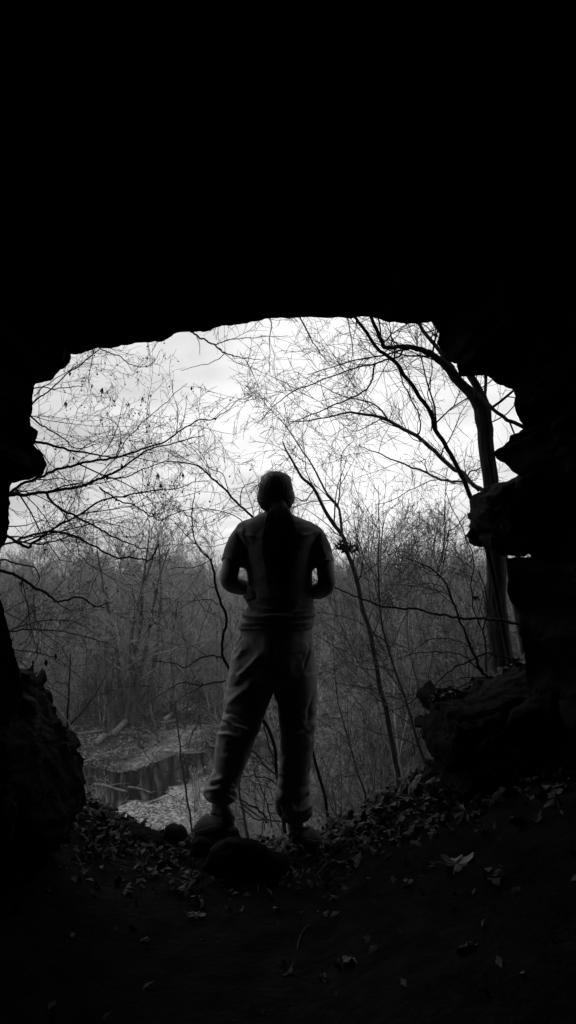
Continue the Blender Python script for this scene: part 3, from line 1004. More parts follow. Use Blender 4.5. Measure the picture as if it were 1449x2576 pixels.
near_tree("sapling", "dark sapling bending behind the person's shoulder from beside the trouser leg", (
    dp([(831, 2085), (822, 2030), (806, 1960), (788, 1900), (765, 1800), (735, 1680), (700, 1520), (665, 1370), (632, 1302)] + q1((1205, 1035), (1150, 970), (1100, 920), (1060, 890), (1020, 850), (980, 830), (930, 818), (860, 812)), 5.6, 6.4), (6.5, 6, 5.5, 5, 4.5, 4, 3.2, 1.4), .5), [
    (dp(q1((1230, 1125), (1170, 1080), (1100, 1060), (1020, 1050), (960, 1050)), 6.0, 6.2), (2.2, 1.1), 1.0),
    (dp(q1((1210, 1030), (1216, 960), (1240, 930), (1290, 918)), 6.1, 6.0), (2.2, 1.5), .8),
    (dp(q1((1150, 970), (1120, 880), (1060, 850), (1010, 800), (970, 750)), 6.2, 6.4), (2, 1), 1.0),
    (dp(q1((1060, 890), (1040, 820), (1010, 770), (950, 720)), 6.3, 6.5), (1.8, 1), 1.0),
    (dp([(640, 1325), (600, 1340), (560, 1370), (520, 1375), (480, 1365)], 6.0, 5.9), (1.8, 1), 1.0),
], M['bark_dark'], "sapling", seed=17, tw=(.3, 1.1), per_m=4.6, minr=.0018, wall=4.9)

r7 = near_tree("tree", "grey twin stemmed tree leaning behind the person's right shoulder, holding a leaf nest", (
    dp(q4((560, 1195), (545, 1100), (520, 960), (490, 790), (460, 680), (440, 540), (410, 400), (370, 270), (340, 130), (300, 10)) + q2((270, 1180), (200, 1080), (130, 950), (60, 880), (0, 770), (-30, 700)), 9.0, 10.5), (10, 9.5, 9, 8.5, 8.5, 7.5, 5.5, 2.5), .7), [
    (dp(q2((272, 1170), (262, 1090), (250, 1040), (190, 960), (130, 850), (60, 740), (0, 650), (-50, 590)), 10.0, 10.4), (6, 4.8, 3, 1.6), 1.1),
    (dp(q2((250, 1040), (262, 950), (265, 880), (275, 770), (330, 710)), 10, 10.3), (3, 2, 1.2), 1.1),
    (dp(q2((130, 950), (90, 1010), (30, 990), (-20, 985)), 10, 9.6), (2.6, 1.6), 1.0),
    (dp(q4((455, 706), (380, 690), (300, 680), (235, 664)), 9.2, 8.8), (3, 1.6), .5),
    (dp(q4((490, 510), (450, 450), (425, 405)), 9.0, 9.0), (3, 2.4), .5),
    (dp(q4((450, 600), (380, 595), (300, 560), (240, 490)), 9.2, 8.8), (2.6, 1.3), .8),
    (dp(q2((340, 1420), (420, 1350), (480, 1300), (560, 1260)), 9.8, 10), (2.6, 1.4), .9),
], M['bark_mid'], seed=18, wid=1.05, mtrunk=M['bark_furrow'], tw=(.5, 1.7), per_m=4.0, minr=.0026, wall=6, up=.04)

near_tree("tree", "dark tree whose long bough sags from the cave wall to the person's elbow", (
    dp([(1480, 1750), (1470, 1600), (1450, 1500), (1430, 1400), (1425, 1200), (1440, 900), (1435, 600), (1450, 300)], 5.6, 5.6), (24, 22, 18, 15, 12, 8, 3), 0), [
    (dp([(1455, 1580)] + q4((1170, 375), (1100, 358), (1000, 350), (930, 347), (870, 343), (800, 330), (740, 318), (650, 296), (560, 295), (470, 278), (400, 255), (340, 235), (240, 190), (130, 145)), 5.6, 5.0), (6.5, 6, 5, 4.5, 4, 3.5, 2.4), .5),
], M['bark_dark'], seed=19, tw=(.3, .9), per_m=3.6, minr=.0017, wall=4.7)

near_tree("shrub", "tangled dark shrub of curving stems growing from the leafy shelf above the wide boulder", (
    dp(q4((985, 640), (955, 570), (925, 500), (895, 430), (870, 370), (848, 300), (820, 240), (795, 175), (760, 125), (720, 90), (660, 62), (590, 38), (500, 20)), 5.6, 5.4), (6.5, 5.5, 4.5, 3.5, 2.5, 1.2), 1.0), [
    (dp(q4((1000, 620), (990, 500), (985, 400), (1005, 300), (990, 200), (960, 100)), 5.8, 6.0), (4.5, 3.4, 2), .9),
    (dp(q4((1180, 555), (1110, 545), (1050, 528), (1010, 522), (965, 530), (910, 560), (860, 580), (820, 605), (780, 640), (740, 675), (690, 705), (600, 780), (530, 805), (470, 825), (370, 860)), 5.4, 5.2), (4.5, 4, 3, 2, 1.1), .8),
    (dp(q4((960, 600), (900, 545), (860, 520), (780, 512), (700, 515), (620, 525), (540, 555), (480, 592)), 5.6, 5.2), (3, 2, 1.1), .8),
    (dp(q4((930, 500), (880, 470), (800, 448), (720, 450), (650, 490), (600, 540)), 5.7, 5.4), (2.4, 1.1), .8),
    (dp(q4((880, 390), (820, 250), (770, 180), (700, 170), (600, 180)), 5.7, 5.5), (2, 1.1), .9),
    (dp(q4((990, 640), (900, 640), (840, 655), (780, 660)), 5.5, 5.3), (2, 1.1), .8),
    (dp(q4((985, 420), (940, 320), (925, 200), (935, 60)) + q2((900, 1200), (830, 1050), (790, 950), (805, 850)), 5.8, 6.2), (3, 2.2, 1.2), .9),
    (dp(q2((780, 1330), (800, 1240), (810, 1160), (850, 1140), (895, 1080)), 6, 6), (2.4, 2), .4),
    (dp(q2((760, 1370), (775, 1300), (790, 1150), (788, 1050), (800, 900)), 6, 6.2), (2.4, 1.4), .7),
    (dp(q4((1000, 560), (1050, 470), (1060, 380), (1090, 290)), 6, 6), (2, 1.1), .8),
], M['bark_dark'], "shrub", seed=20, tw=(.3, 1.1), per_m=5.0, minr=.0017, wall=4.8, kink=.2)

# boughs over the mouth come from a tree that stands on the cliff above
zt = P(500, 700, 4.9)
near_tree("tree", "thin dark tree on the cliff, its branches hanging below the cave roof", (
    [(470, -320, 3.2), (471, 0, 3.7), (473, 350, 4.4), (476, 620, 4.9), (478, 780, 5.2), (480, 834.7, 5.3)], (30, 22, 14, 9, 6, 4.5), 0), [
    (dp(q1((960, 160), (990, 180), (1030, 205), (1080, 228), (1110, 250), (1130, 268), (1180, 282), (1230, 292), (1310, 300)), 5.3, 5.6), (4, 3.4, 2.6, 1.2), 1.0),
    (dp(q1((1080, 228), (1120, 210), (1180, 198), (1260, 190), (1340, 185), (1449, 180)), 5.4, 5.8), (2.4, 1.8, 1.1), 1.0),
    (dp(q1((1130, 270), (1090, 305), (1030, 325), (970, 335), (910, 352)), 5.4, 5.2), (1.8, 1), .5),
    (dp(q1((990, 180), (1005, 220), (1005, 275)), 5.3, 5.3), (1.6, 1), .3),
    (dp([(470, 420), (560, 600), (640, 740)] + q1((1360, 110), (1355, 200), (1355, 300), (1358, 370)), 5.2, 5.4), (4, 2, 1.1), .7),
    (dp([(470, 400), (600, 560), (700, 700), (770, 830), (800, 880), (830, 920)], 5.2, 6.0), (5, 3, 1.2), 1.0),
    (dp([(470, 350), (700, 600), (850, 760), (880, 830), (885, 900), (870, 950)], 5.2, 6.0), (5, 2.5, 1.2), 1.0),
], M['bark_dark'], seed=21, tw=(.3, 1.1), per_m=4.4, minr=.0016, wall=4.9, foot=False, up=-.01)

# two slim stems rising from the slope between the creek bank and the drop
near_tree("sapling", "slender grey sapling standing over the pale gravel bank by the raised shoe", (
    dp(q3((965, 1405), (950, 1300), (930, 1180), (915, 1080), (905, 980), (890, 860), (880, 760)), 9.5, 9.8), (4.2, 3.6, 2), .5), [
    (dp(q3((915, 1090), (830, 1120), (760, 1060), (700, 980)), 9.6, 9.8), (1.6, 1), .7),
    (dp(q3((945, 1290), (870, 1240), (790, 1200)), 9.6, 9.4), (1.4, 1), .7),
    (dp(q3((930, 1180), (1000, 1110), (1060, 1040), (1090, 960)), 9.6, 9.6), (1.4, 1), .7)],
    M['bark_mid'], "sapling", seed=22, tw=(.3, .9), per_m=3.4, minr=.0022, wall=6)
near_tree("sapling", "upright dark sapling rising beside the edge of the large craggy boulder", (
    dp(q3((338, 925), (340, 850), (345, 760), (348, 680), (352, 600), (356, 520)), 11, 11), (4.6, 3.6, 2), .7), [
    (dp(q3((345, 890), (400, 830), (450, 770), (500, 690), (530, 630)), 11, 11), (3, 2.4, 1.4), .7),
    (dp(q3((345, 760), (300, 720), (240, 690), (190, 680)), 11, 11), (2, 1.2), .7)],
    M['bark_dark'], "sapling", seed=23, tw=(.3, 1.2), per_m=2.6, minr=.0026, wall=6)
near_tree("sapling", "bleached leaning dead sapling beside the top of the large craggy boulder", (
    dp(q3((350, 880), (320, 840), (290, 800), (255, 760), (225, 715), (200, 690)), 10, 10), (3.4, 3, 2), .3), [
    (dp(q3((225, 715), (260, 740), (330, 735), (390, 740)), 10, 10), (1.6, 1), .4)],
    M['bark_pale'], "sapling", seed=24, tw=(.3, .7), per_m=2, minr=.0026, wall=6)
near_tree("sapling", "dark leaning sapling standing in the gap between the person's legs", (
    dp(q3((1240, 1400), (1215, 1290), (1205, 1180), (1230, 1080), (1280, 1000)), 7.5, 7.8), (5.5, 5, 3, 2), .6), [
    (dp(q3((1210, 1270), (1290, 1330), (1350, 1370)), 7.5, 7.3), (4, 3), .3),
    (dp(q3((1210, 1200), (1150, 1120), (1080, 1070)), 7.5, 7.6), (1.8, 1), .8)],
    M['bark_mid'], "sapling", seed=25, tw=(.3, .9), per_m=3.6, minr=.0022, wall=5.5)

def g7(*p): return [(471.7 + x * .3038, 1540.8 + y * .3038) for x, y in p]


near_tree("shrub", "low dark shrub of crossing stems in the gap between the person's shins", (
    dp(g7((760, 1500), (735, 1360), (690, 1310), (640, 1260), (575, 1185), (530, 1130), (500, 1080)), 6.2, 6.6), (4, 3.4, 1.6), .8), [
    (dp(g7((740, 1430), (690, 1385), (620, 1358), (540, 1352), (450, 1360)), 6.2, 6.4), (3.4, 2.4, 1.4), .8),
    (dp(g7((740, 1340), (715, 1240), (685, 1130), (650, 1010), (625, 900)), 6.4, 6.7), (3.4, 3), .5),
    (dp(g7((820, 1735), (720, 1725), (640, 1718), (560, 1700), (480, 1640), (420, 1600)), 5.6, 5.9), (3, 2.4, 1.4), .8),
    (dp(g7((650, 1740), (640, 1690), (570, 1620), (500, 1590), (430, 1540)), 6.0, 6.2), (4.5, 4, 2.6), .5),
    (dp(g7((700, 1780), (660, 1600), (610, 1450), (560, 1330), (540, 1200)), 6.4, 6.8), (2.6, 1.4), .9),
    (dp(g7((640, 1800), (630, 1650), (640, 1500), (660, 1400)), 6.6, 6.8), (2.2, 1.4), .9),
], M['bark_dark'], "shrub", seed=41, tw=(.2, .7), per_m=4.2, minr=.0018, wall=5.0, kink=.2)
near_tree("shrub", "thin leafless shrub right of the trouser leg on the edge of the drop", (
    dp(g7((1260, 1760), (1220, 1690), (1130, 1640), (1060, 1580), (1020, 1540)), 5.4, 5.8), (2.6, 1.4), .9), [
    (dp(g7((1240, 1720), (1200, 1400), (1290, 1340), (1420, 1290)), 5.6, 6.2), (2.4, 1.3), .9),
    (dp(g7((1230, 1720), (1150, 1450), (1190, 1290), (1230, 1180), (1240, 1000)), 5.6, 6.4), (2.6, 1.3), .9),
    (dp(g7((1250, 1740), (1340, 1500), (1380, 1300), (1400, 1150)), 5.6, 6.4), (2.6, 1.3), .9),
    (dp(g7((1200, 1400), (1130, 1250), (1080, 1080)), 5.9, 6.2), (2, 1.2), .9),
], M['bark_mid'], "shrub", seed=42, tw=(.2, .8), per_m=4.2, minr=.0018, wall=5.0, kink=.2)

# the leaf nest in the twin stemmed tree
nb = MB()
nr = np.random.default_rng(5)
nc = P(870, 1377, 9.85)
for k in range(90):
    c = nc + nr.normal(0, 1, 3) * np.array([.07, .05, .03])
    a = nr.normal(0, 1, 3); a = unit(a); b_ = unit(np.cross(a, nr.normal(0, 1, 3)))
    s = nr.uniform(.03, .07)
    nb.add([c - a * s, c + b_ * s * .4, c + a * s, c - b_ * s * .4], [(0, 1, 2, 3)])
for k in range(14):
    d_ = unit(nr.normal(0, 1, 3) * np.array([1, 1, .4]))
    nb.tube([nc - d_ * .1, nc + d_ * .18], [.003, .0015], 3)
tag(nb.build("leaf_nest", M['bark_dark']), "ragged nest of dead leaves wedged in the twin stemmed tree", "nest")


# ------------------------------------------------------------------ the wood beyond
def wood_tree(seed, H, stems, spread, minr, lvl=3, den=1.0, m=None, trunk_r=.16, bare=.22, broom=.05):
    """Returns (trunk mesh, crown mesh) of a bare winter tree of height H standing at the origin."""
    r0 = np.random.default_rng(seed)
    tb, cb = MB(), MB()
    T = Twig(r0, minr, seg=H * .04, up=broom, kink=.15, sides=(6, 5, 4, 3), density=den)
    for s in range(stems):
        a = 2 * math.pi * (s + r0.uniform(0, .6)) / stems
        lean = r0.uniform(.4, 1) * spread
        n = 14
        pts = [np.array([0, 0, -.3])]
        if stems > 1: pts[0] = pts[0] + np.array([math.cos(a), math.sin(a), 0]) * trunk_r * .9
        d = np.array([math.cos(a) * lean, math.sin(a) * lean, 1.0])
        hh = H * (r0.uniform(.82, 1) if s else 1)
        for i in range(n):
            d = d + np.append(r0.normal(0, .07, 2), .06)
            d = unit(d)
            pts.append(pts[-1] + d * hh / n)
        pts = np.array(pts)
        rr = trunk_r / math.sqrt(stems) * 1.25
        rad = rr * (1 - np.linspace(0, 1, n + 1)) ** .8 + minr
        rad[0] *= 1.5
        tb.tube(pts, rad, 8)
        T.spawn(cb, pts, rad, lvl, int(15 / math.sqrt(stems)) + 4, H * .22, H * .5, t0=bare, ang=(24, 58), rmax=rr * .42)
    return tb.mesh("trunk"), cb.mesh("crown")


PROTO = []
for k, (H, st, sp) in enumerate([(15, 1, .1), (16, 2, .18), (14, 3, .3), (17, 1, .08), (13, 4, .38), (15, 2, .25), (11, 1, .2)]):
    tm, cm = wood_tree(300 + k, H, st, sp, .009, 3, 1.45, trunk_r=.17)
    for me in (tm, cm): me.materials.append(M['bark_far'])
    PROTO.append((tm, cm, H))
SHRUB = []
for k, (H, st, sp) in enumerate([(3.4, 5, .5), (2.6, 6, .7), (4.4, 3, .35), (3.0, 7, .8)]):
    tm, cm = wood_tree(400 + k, H, st, sp, .0042, 3, .95, trunk_r=.03, bare=.08, broom=.03)
    for me in (tm, cm): me.materials.append(M['bark_brush'])
    SHRUB.append((tm, cm, H))


FAR_SHRUB = []
for k, (H, st, sp) in enumerate([(4.4, 5, .5), (3.6, 6, .7), (5.4, 3, .35), (4.0, 7, .8)]):
    tm, cm = wood_tree(450 + k, H, st, sp, .0105, 3, .85, trunk_r=.05, bare=.08, broom=.03)
    for me in (tm, cm): me.materials.append(M['bark_brush'])
    FAR_SHRUB.append((tm, cm, H))


def place(name, proto, x, y, H, rz, label, cat, group, tilt=(0, 0), z=None, mset=None):
    tm, cm, H0 = proto
    e = empty(name, (x, y, h1(x, y) if z is None else z), label, cat, group)
    e.scale = (H / H0,) * 3
    e.rotation_euler = (tilt[0], tilt[1], rz)
    for nm, me in (("trunk", tm), ("crown", cm)):
        o = bpy.data.objects.new(nm, me)
        COL.objects.link(o)
        o.parent = e
        if mset is not None:
            o.material_slots[0].link = 'OBJECT'
            o.material_slots[0].material = mset
    return e


wr = np.random.default_rng(99)
# one tree that stands out on the far bank: many stems fanning out from the ground
lone = wood_tree(77, 15, 7, .30, .018, 3, 1.7, trunk_r=.40, broom=.08)
lone[0].materials.append(M['bark_mid']); lone[1].materials.append(M['bark_lone'])
pl = G(335, 1800, -9)
place("tree", (lone[0], lone[1], 15), pl[0] + .5, 52, 14.6, .4, "many stemmed grey tree fanning out above the far bank of the creek", "tree", None)
# the tall clump behind the person's shoulder
CLUMP = []
for k, (H, st, sp) in enumerate([(14, 3, .22), (15, 2, .16), (14, 4, .26)]):
    tm, cm = wood_tree(330 + k, H, st, sp, .0115, 3, 1.6, trunk_r=.2, bare=.25, broom=.07)
    for me in (tm, cm): me.materials.append(M['bark_far'])
    CLUMP.append((tm, cm, H))
for k, (px, Y, H) in enumerate([(905, 44, 13.2), (965, 47, 15.0), (1030, 50, 15.4), (1090, 46, 13.2), (930, 52, 15.0), (1000, 54, 15.8), (1140, 50, 13.0)]):
    place("tree", CLUMP[k % 3], (px - CX) / FPX * Y, Y, H, wr.uniform(0, 6.28), "tall bare tree in the clump rising behind the twin stemmed tree", "tree", "tall clump of bare trees beyond the thicket")

for k, (px, Y, H) in enumerate([(120, 58, 13.0), (215, 62, 14.5), (440, 60, 14.2), (510, 66, 13.6), (20, 60, 13.4)]):
    place("tree", CLUMP[(k + 1) % 3], (px - CX) / FPX * Y, Y, H, wr.uniform(0, 6.28), "taller bare tree standing above the wood beyond the creek", "tree", "taller trees in the wood beyond the creek")


def wood_row(Y, n, H0, H1, x0=-.5, x1=.5, jitter=2.0, lab="bare grey tree in the winter wood beyond the creek", grp="bare trees in the wood beyond the creek"):
    for i in range(n):
        f = x0 + (x1 - x0) * (i + wr.uniform(.1, .9)) / n
        y = Y + wr.normal(0, jitter)
        x = f * y
        if float(poly_sd(CREEK, np.array([x]), np.array([y]))[0]) < 1.2: continue
        place("tree", PROTO[int(wr.integers(0, 7))], x, y, wr.uniform(H0, H1), wr.uniform(0, 6.28), lab, "tree", grp, tilt=(wr.normal(0, .05), wr.normal(0, .05)))


wood_row(56, 15, 6.5, 11, -.58, .56)
wood_row(62, 19, 7, 12, -.58, .56)
wood_row(69, 23, 7.5, 12.5, -.58, .56)
wood_row(77, 25, 8, 13.5, -.58, .56)
wood_row(86, 29, 9, 13.5, -.58, .56)
wood_row(97, 31, 8.5, 13, -.58, .56)
wood_row(110, 34, 8, 13, -.58, .56)
# right-hand slope below the cave: younger trees
for i in range(16):
    y = wr.uniform(16, 42); f = wr.uniform(.03, .36)
    place("tree", PROTO[int(wr.integers(0, 7))], f * y, y, wr.uniform(5.5, 8.0), wr.uniform(0, 6.28), "young bare tree in the thicket on the slope below the cave", "tree", "young trees in the thicket below the cave")

# far-off wood, a single grey mass of trunks and twigs
fb = MB()
fr = np.random.default_rng(17)
LIGHT = [wood_tree(600 + k, H_, st_, sp_, .026, 2, 2.2, trunk_r=.2, bare=b_) for k, (H_, st_, sp_, b_) in enumerate([(14, 1, .12, .2), (15, 2, .25, .2), (13, 3, .3, .15), (5, 5, .5, .05), (6, 4, .4, .05)])]


def arrays(me):
    a = np.empty(len(me.vertices) * 3, np.float32); me.vertices.foreach_get("co", a)
    b = np.empty(len(me.loops), np.int32); me.loops.foreach_get("vertex_index", b)
    return a.reshape(-1, 3).astype(float), b.reshape(-1, 4)


LIGHT = [[arrays(me) for me in pr_] for pr_ in LIGHT]
for i in range(600):
    y = fr.uniform(118, 200); x = fr.uniform(-.74, .66) * y
    k = int(fr.integers(0, 5)) if i % 3 == 0 else int(fr.integers(0, 3))
    sc_ = .58 + .44 * fr.uniform(0, 1) ** 1.4 * (1.25 if k > 2 else 1)
    a_ = fr.uniform(0, 6.28)
    Rm = np.array([[math.cos(a_), -math.sin(a_), 0], [math.sin(a_), math.cos(a_), 0], [0, 0, 1]]) * sc_
    for v_, q_ in LIGHT[k]:
        fb.add(v_ @ Rm.T + np.array([x, y, h1(x, y)]), q_)
fo = fb.build("distant_wood", M['bark_far'])
tag(fo, "grey mass of bare trees far off along the skyline", "wood", kind='stuff')

# brush: individual bushes on the slope and along the banks
SH_LAB = [("leafless bush in the thicket on the slope below the cave", "bushes in the thicket below the cave"),
          ("leafless bush at the edge of the wood across the creek", "bushes at the edge of the wood across the creek"),
          ("leafless bush beside the pale gravel bank", "bushes along the gravel bank")]


def bush(x, y, H, lab):
    place("shrub", (FAR_SHRUB if y > 30 else SHRUB)[int(wr.integers(0, 4))], x, y, H, wr.uniform(0, 6.28), SH_LAB[lab][0], "shrub", SH_LAB[lab][1], tilt=(wr.normal(0, .12), wr.normal(0, .12)))


for i in range(95):
    y = wr.uniform(10, 36); f = wr.uniform(.005, .34)
    bush(f * y, y, wr.uniform(2.4, 4.2) * (.75 + y / 50), 0)
for i in range(9):
    y = wr.uniform(12, 22); f = wr.uniform(-.045, .02)
    bush(f * y, y, wr.uniform(1.6, 2.4), 0)
for i in range(120):
    y = wr.uniform(51, 74); f = wr.uniform(-.52, .46)
    bush(f * y, y, wr.uniform(3.2, 6.5), 1)
for i in range(16):
    y = wr.uniform(13, 30); f = wr.uniform(-.055, -.005)
    bush(f * y, y, wr.uniform(1.9, 2.8) * (.8 + y / 60), 0)
for i in range(24):
    y = wr.uniform(36, 52); f = wr.uniform(.05, .4)
    bush(f * y, y, wr.uniform(3, 5), 1)
for (px, Y) in [(500, 33), (560, 31), (600, 34), (640, 30), (480, 28), (430, 26)]:
    bush((px - CX) / FPX * Y, Y, wr.uniform(1.4, 2.4), 2)
for i in range(7):
    y = wr.uniform(18, 30); bush(wr.uniform(-.40, -.27) * y, y, wr.uniform(2.5, 4.5), 2)

# thin whippy saplings on the slope close below the cave
SAPL = []
for k, (H, st, sp) in enumerate([(5.0, 1, .25), (4.4, 2, .3), (5.6, 1, .15), (4.0, 3, .45)]):
    tm, cm = wood_tree(480 + k, H, st, sp, .0030, 2, .6, trunk_r=.020, bare=.15, broom=.02)
    for me in (tm, cm): me.materials.append(M['bark_mid'])
    SAPL.append((tm, cm, H))
for i in range(9):
    y = wr.uniform(9, 16); f = .05 + .15 * (i + wr.uniform(0, 1)) / 9
    place("sapling", SAPL[i % 4], f * y, y, wr.uniform(3.4, 5.0), wr.uniform(0, 6.28), "thin sapling in the thicket on the slope below the cave", "sapling", "thin saplings in the thicket below the cave", tilt=(wr.normal(0, .2), wr.normal(0, .2)))

# bleached dead stems standing in the wood
for k, (pp, Y, w, lab) in enumerate([
    (q3((115, 625), (140, 560), (165, 490), (190, 400)), 27, (6.5, 4), "pale bleached dead trunk standing farther out from the boulder edge, thicker of two"),
    (q3((165, 625), (190, 560), (205, 500), (225, 430)), 27.6, (5.5, 3.4), "pale bleached dead trunk beside a thicker one, thinner of two"),
    (q3((735, 690), (720, 650), (740, 590), (735, 540), (760, 500)), 54, (5, 3), "crooked white dead stem behind the sapling's lower twigs"),
    (q3((820, 580), (835, 520), (820, 440), (790, 415), (725, 425)), 55, (5, 3), "white dead stem with its top bent over in an arch"),
    (q4((560, 700), (562, 620), (580, 560), (575, 480)), 20, (3.6, 2.4), "thin pale stem in the thicket behind the grey twin stemmed tree"),
    (q4((610, 980), (640, 920), (665, 850), (672, 760)), 16, (3.8, 2.4), "leaning pale stem in the thicket beside the wide boulder"),
]):
    mb = MB()
    pts, rad = limb([(x, y, Y) for x, y in pp], w, seed=700 + k, kink=.05)
    pts, rad = root_down(pts, rad)
    mb.tube(pts, rad, 6)
    sr = np.random.default_rng(800 + k)
    T = Twig(sr, .012, seg=.4, up=.05, kink=.25)
    T.spawn(mb, pts, rad, 1, 5, .6, 1.8, t0=.3)
    tag(mb.build("dead_tree", M['bark_pale']), lab, "dead tree")

# thick trunks at the creek's edge
for k, (pp, Y, w, lab) in enumerate([
    (q3((548, 955), (545, 850), (543, 740), (540, 620), (530, 480)), 50, (9, 7), "thick grey trunk standing behind the leaning log on the far bank"),
    (q3((575, 940), (572, 850), (565, 740), (570, 600)), 51, (7, 5), "grey trunk close beside the thickest trunk on the far bank"),
    (q3((810, 985), (790, 930), (775, 860), (790, 760), (800, 660)), 47, (8, 6), "crooked dark trunk curving up from the mound on the far bank"),
    (q3((975, 900), (1000, 850), (1040, 810), (1080, 785)), 46, (6, 4), "dark slanting trunk leaning over the far bank beside the trouser leg"),
    (q3((430, 910), (432, 850), (428, 780), (440, 650)), 52, (4.5, 3.5), "slim dark trunk behind the low logs across the creek"),
    (q3((485, 905), (488, 800), (480, 700), (490, 560)), 54, (6, 4.5), "straight grey trunk between the slim dark trunk and the thick grey trunk"),
    (q3((930, 900), (930, 830), (940, 760), (930, 650)), 50, (8, 6), "broad dark trunk in the brush right of the crooked trunk"),
    (q4((385, 1000), (390, 850), (395, 700), (380, 560)), 40, (5, 4), "dark trunk deep in the thicket behind the twin stemmed tree"),
    (q4((590, 900), (588, 800), (600, 700), (590, 560)), 38, (4.5, 3.5), "slim grey trunk in the thicket beside the wide boulder"),
]):
    sr = np.random.default_rng(900 + k)
    pts, rad = limb([(x, y, Y) for x, y in pp], w, seed=900 + k, kink=.04)
    d = unit(pts[-1] - pts[-3] + np.array([0, 0, .4]))
    ext = [pts[-1] + d * s + np.append(sr.normal(0, .12, 2), 0) * s for s in (1, 2, 3.2, 4.5)]
    pts = np.concatenate([pts, ext]); rad = np.concatenate([rad, rad[-1] * np.array([.85, .7, .5, .2])])
    pts, rad = root_down(pts, rad)
    root = empty("tree", tuple(pts[0]), lab, "tree")
    mb = MB(); mb.tube(pts, rad * .62, 8); mb.build("trunk", M['bark_mid'], root)
    cb = MB()
    T = Twig(sr, .010, seg=.5, up=.06, kink=.15, density=.7)
    T.spawn(cb, pts, rad * .62, 2, 18, 1.5, 4.0, t0=.2, rmax=.05)
    cb.build("crown", M['bark_mid'], root)


# ------------------------------------------------------------------ logs by the creek
def log(pp, w, z, lab, m=None, Y=None, twigs=3, seed=0, lift=0.0):
    sr = np.random.default_rng(seed)
    pts = []
    for i, (x, y) in enumerate(pp):
        p = G(x, y, z)
        pts.append(p)
    pts = catmull(pts, 4)
    Ym = pts[:, 1].mean()
    rad = np.linspace(w[0], w[1], len(pts)) * Ym / FPX
    for p, r_ in zip(pts, rad):
        p[2] = max(h1(p[0], p[1]), Z_WATER - .03) + r_ * .6
    if lift: pts[:, 2] += np.linspace(0, lift, len(pts))
    mb = MB()
    mb.tube(pts, rad, 9, cap=True)
    T = Twig(sr, .012, seg=.3, up=.05, kink=.2)
    if twigs: T.spawn(mb, pts, rad, 0, twigs, .6, 1.6, t0=.3, rmax=.03)
    tag(mb.build("fallen_log", m or M['log']), lab, "log")


log([(243, 1866), (262, 1852)], (8, 8), -9, "short thick log with a sawn end lying toward the water on the far bank", seed=1, twigs=0)
log([(286, 1848), (318, 1826), (345, 1815)], (8, 5), -9, "leaning thick log propped against the thick grey trunk", seed=2, lift=.5, twigs=2)
log([(180, 1846), (225, 1842), (265, 1838)], (5, 4), -9, "low dark log lying behind the sawn log", M['bark_far'], seed=3)
log([(215, 1856), (250, 1851), (330, 1839)], (3, 2.4), -9, "thin straight log lying across the foot of the thick trunks", seed=4)
log([(232, 1896), (270, 1890), (300, 1882), (335, 1876)], (3.4, 1.6), -9, "slender forked branch lying on the open far bank", seed=5, twigs=4)
log([(350, 1868), (360, 1880)], (5, 4), -9, "short dark stump at the water side of the mound", M['bark_dark'], seed=6, twigs=0)
log([(237, 1976), (262, 1977), (290, 1985), (320, 1992)], (4.5, 2.6), Z_WATER, "pale log half sunk across the middle of the creek", seed=7, twigs=5)
log([(322, 1981), (350, 1984), (380, 1994)], (3.4, 1.6), Z_WATER, "shorter pale branch lying beside the half sunk log", seed=8, twigs=4)
log([(415, 1815), (440, 1800), (480, 1795)], (5, 4), -9, "dark log in the brush behind the crooked trunk", M['bark_far'], seed=9)
log([(405, 1824), (440, 1822)], (4, 4), -9, "pale block like log end below the brush on the far bank", seed=10, twigs=0)

# sticks, stones and leaves strewn over both banks of the creek
def bank_litter(name, n, region, m, seed, size, sticks, label):
    sr = np.random.default_rng(seed)
    (ax, bx), (ay, by) = region
    x = sr.uniform(ax, bx, n); y = sr.uniform(ay, by, n)
    k = poly_sd(CREEK, x, y) > .25
    x, y = x[k], y[k]
    k = fbm2(x, y, .35, 3, seed + 3) + sr.uniform(-.5, .5, len(x)) > -.15
    x, y = x[k], y[k]
    z = height(x, y)
    N_ = len(x)
    a = sr.uniform(0, 6.28, N_); L = sr.uniform(.5, 1.3, N_) * size
    d = np.stack([np.cos(a), np.sin(a), sr.normal(0, .25, N_)], 1) * L[:, None]
    e = np.stack([-np.sin(a), np.cos(a), sr.normal(0, .5, N_)], 1) * (L * sr.uniform(.4, .8, N_))[:, None]
    c = np.stack([x, y, z + .03 + L * .12], 1)
    v = np.stack([c - d, c + e, c + d, c - e], 1).reshape(-1, 3)
    mb = MB()
    mb.add(v, np.arange(N_ * 4).reshape(-1, 4))
    for i in range(sticks):
        x_, y_ = sr.uniform(ax, bx), sr.uniform(ay, by)
        if poly_sd(CREEK, np.array([x_]), np.array([y_]))[0] < .1: continue
        a_ = sr.normal(.2, .7); l_ = sr.uniform(.3, 1.6)
        p0 = np.array([x_, y_, h1(x_, y_) + .05])
        p1 = p0 + np.array([math.cos(a_) * l_, math.sin(a_) * l_, 0]); p1[2] = h1(p1[0], p1[1]) + sr.uniform(.04, .3)
        mb.tube([p0, (p0 + p1) / 2 + sr.normal(0, .06, 3), p1], np.array([1, .8, .4]) * sr.uniform(.012, .04), 5)
    o = mb.build(name, m)
    tag(o, label, "litter", kind='stuff')


bank_litter("leaf_litter", 16000, ((-19, 3), (37, 62)), M['bark_far'], 61, .085, 170, "leaves, stones and sticks strewn on the far bank of the creek")
bank_litter("leaf_litter", 14000, ((-14, -1), (27, 45)), M['bark_brush'], 62, .060, 60, "pale leaves and sticks strewn over the gravel bank")

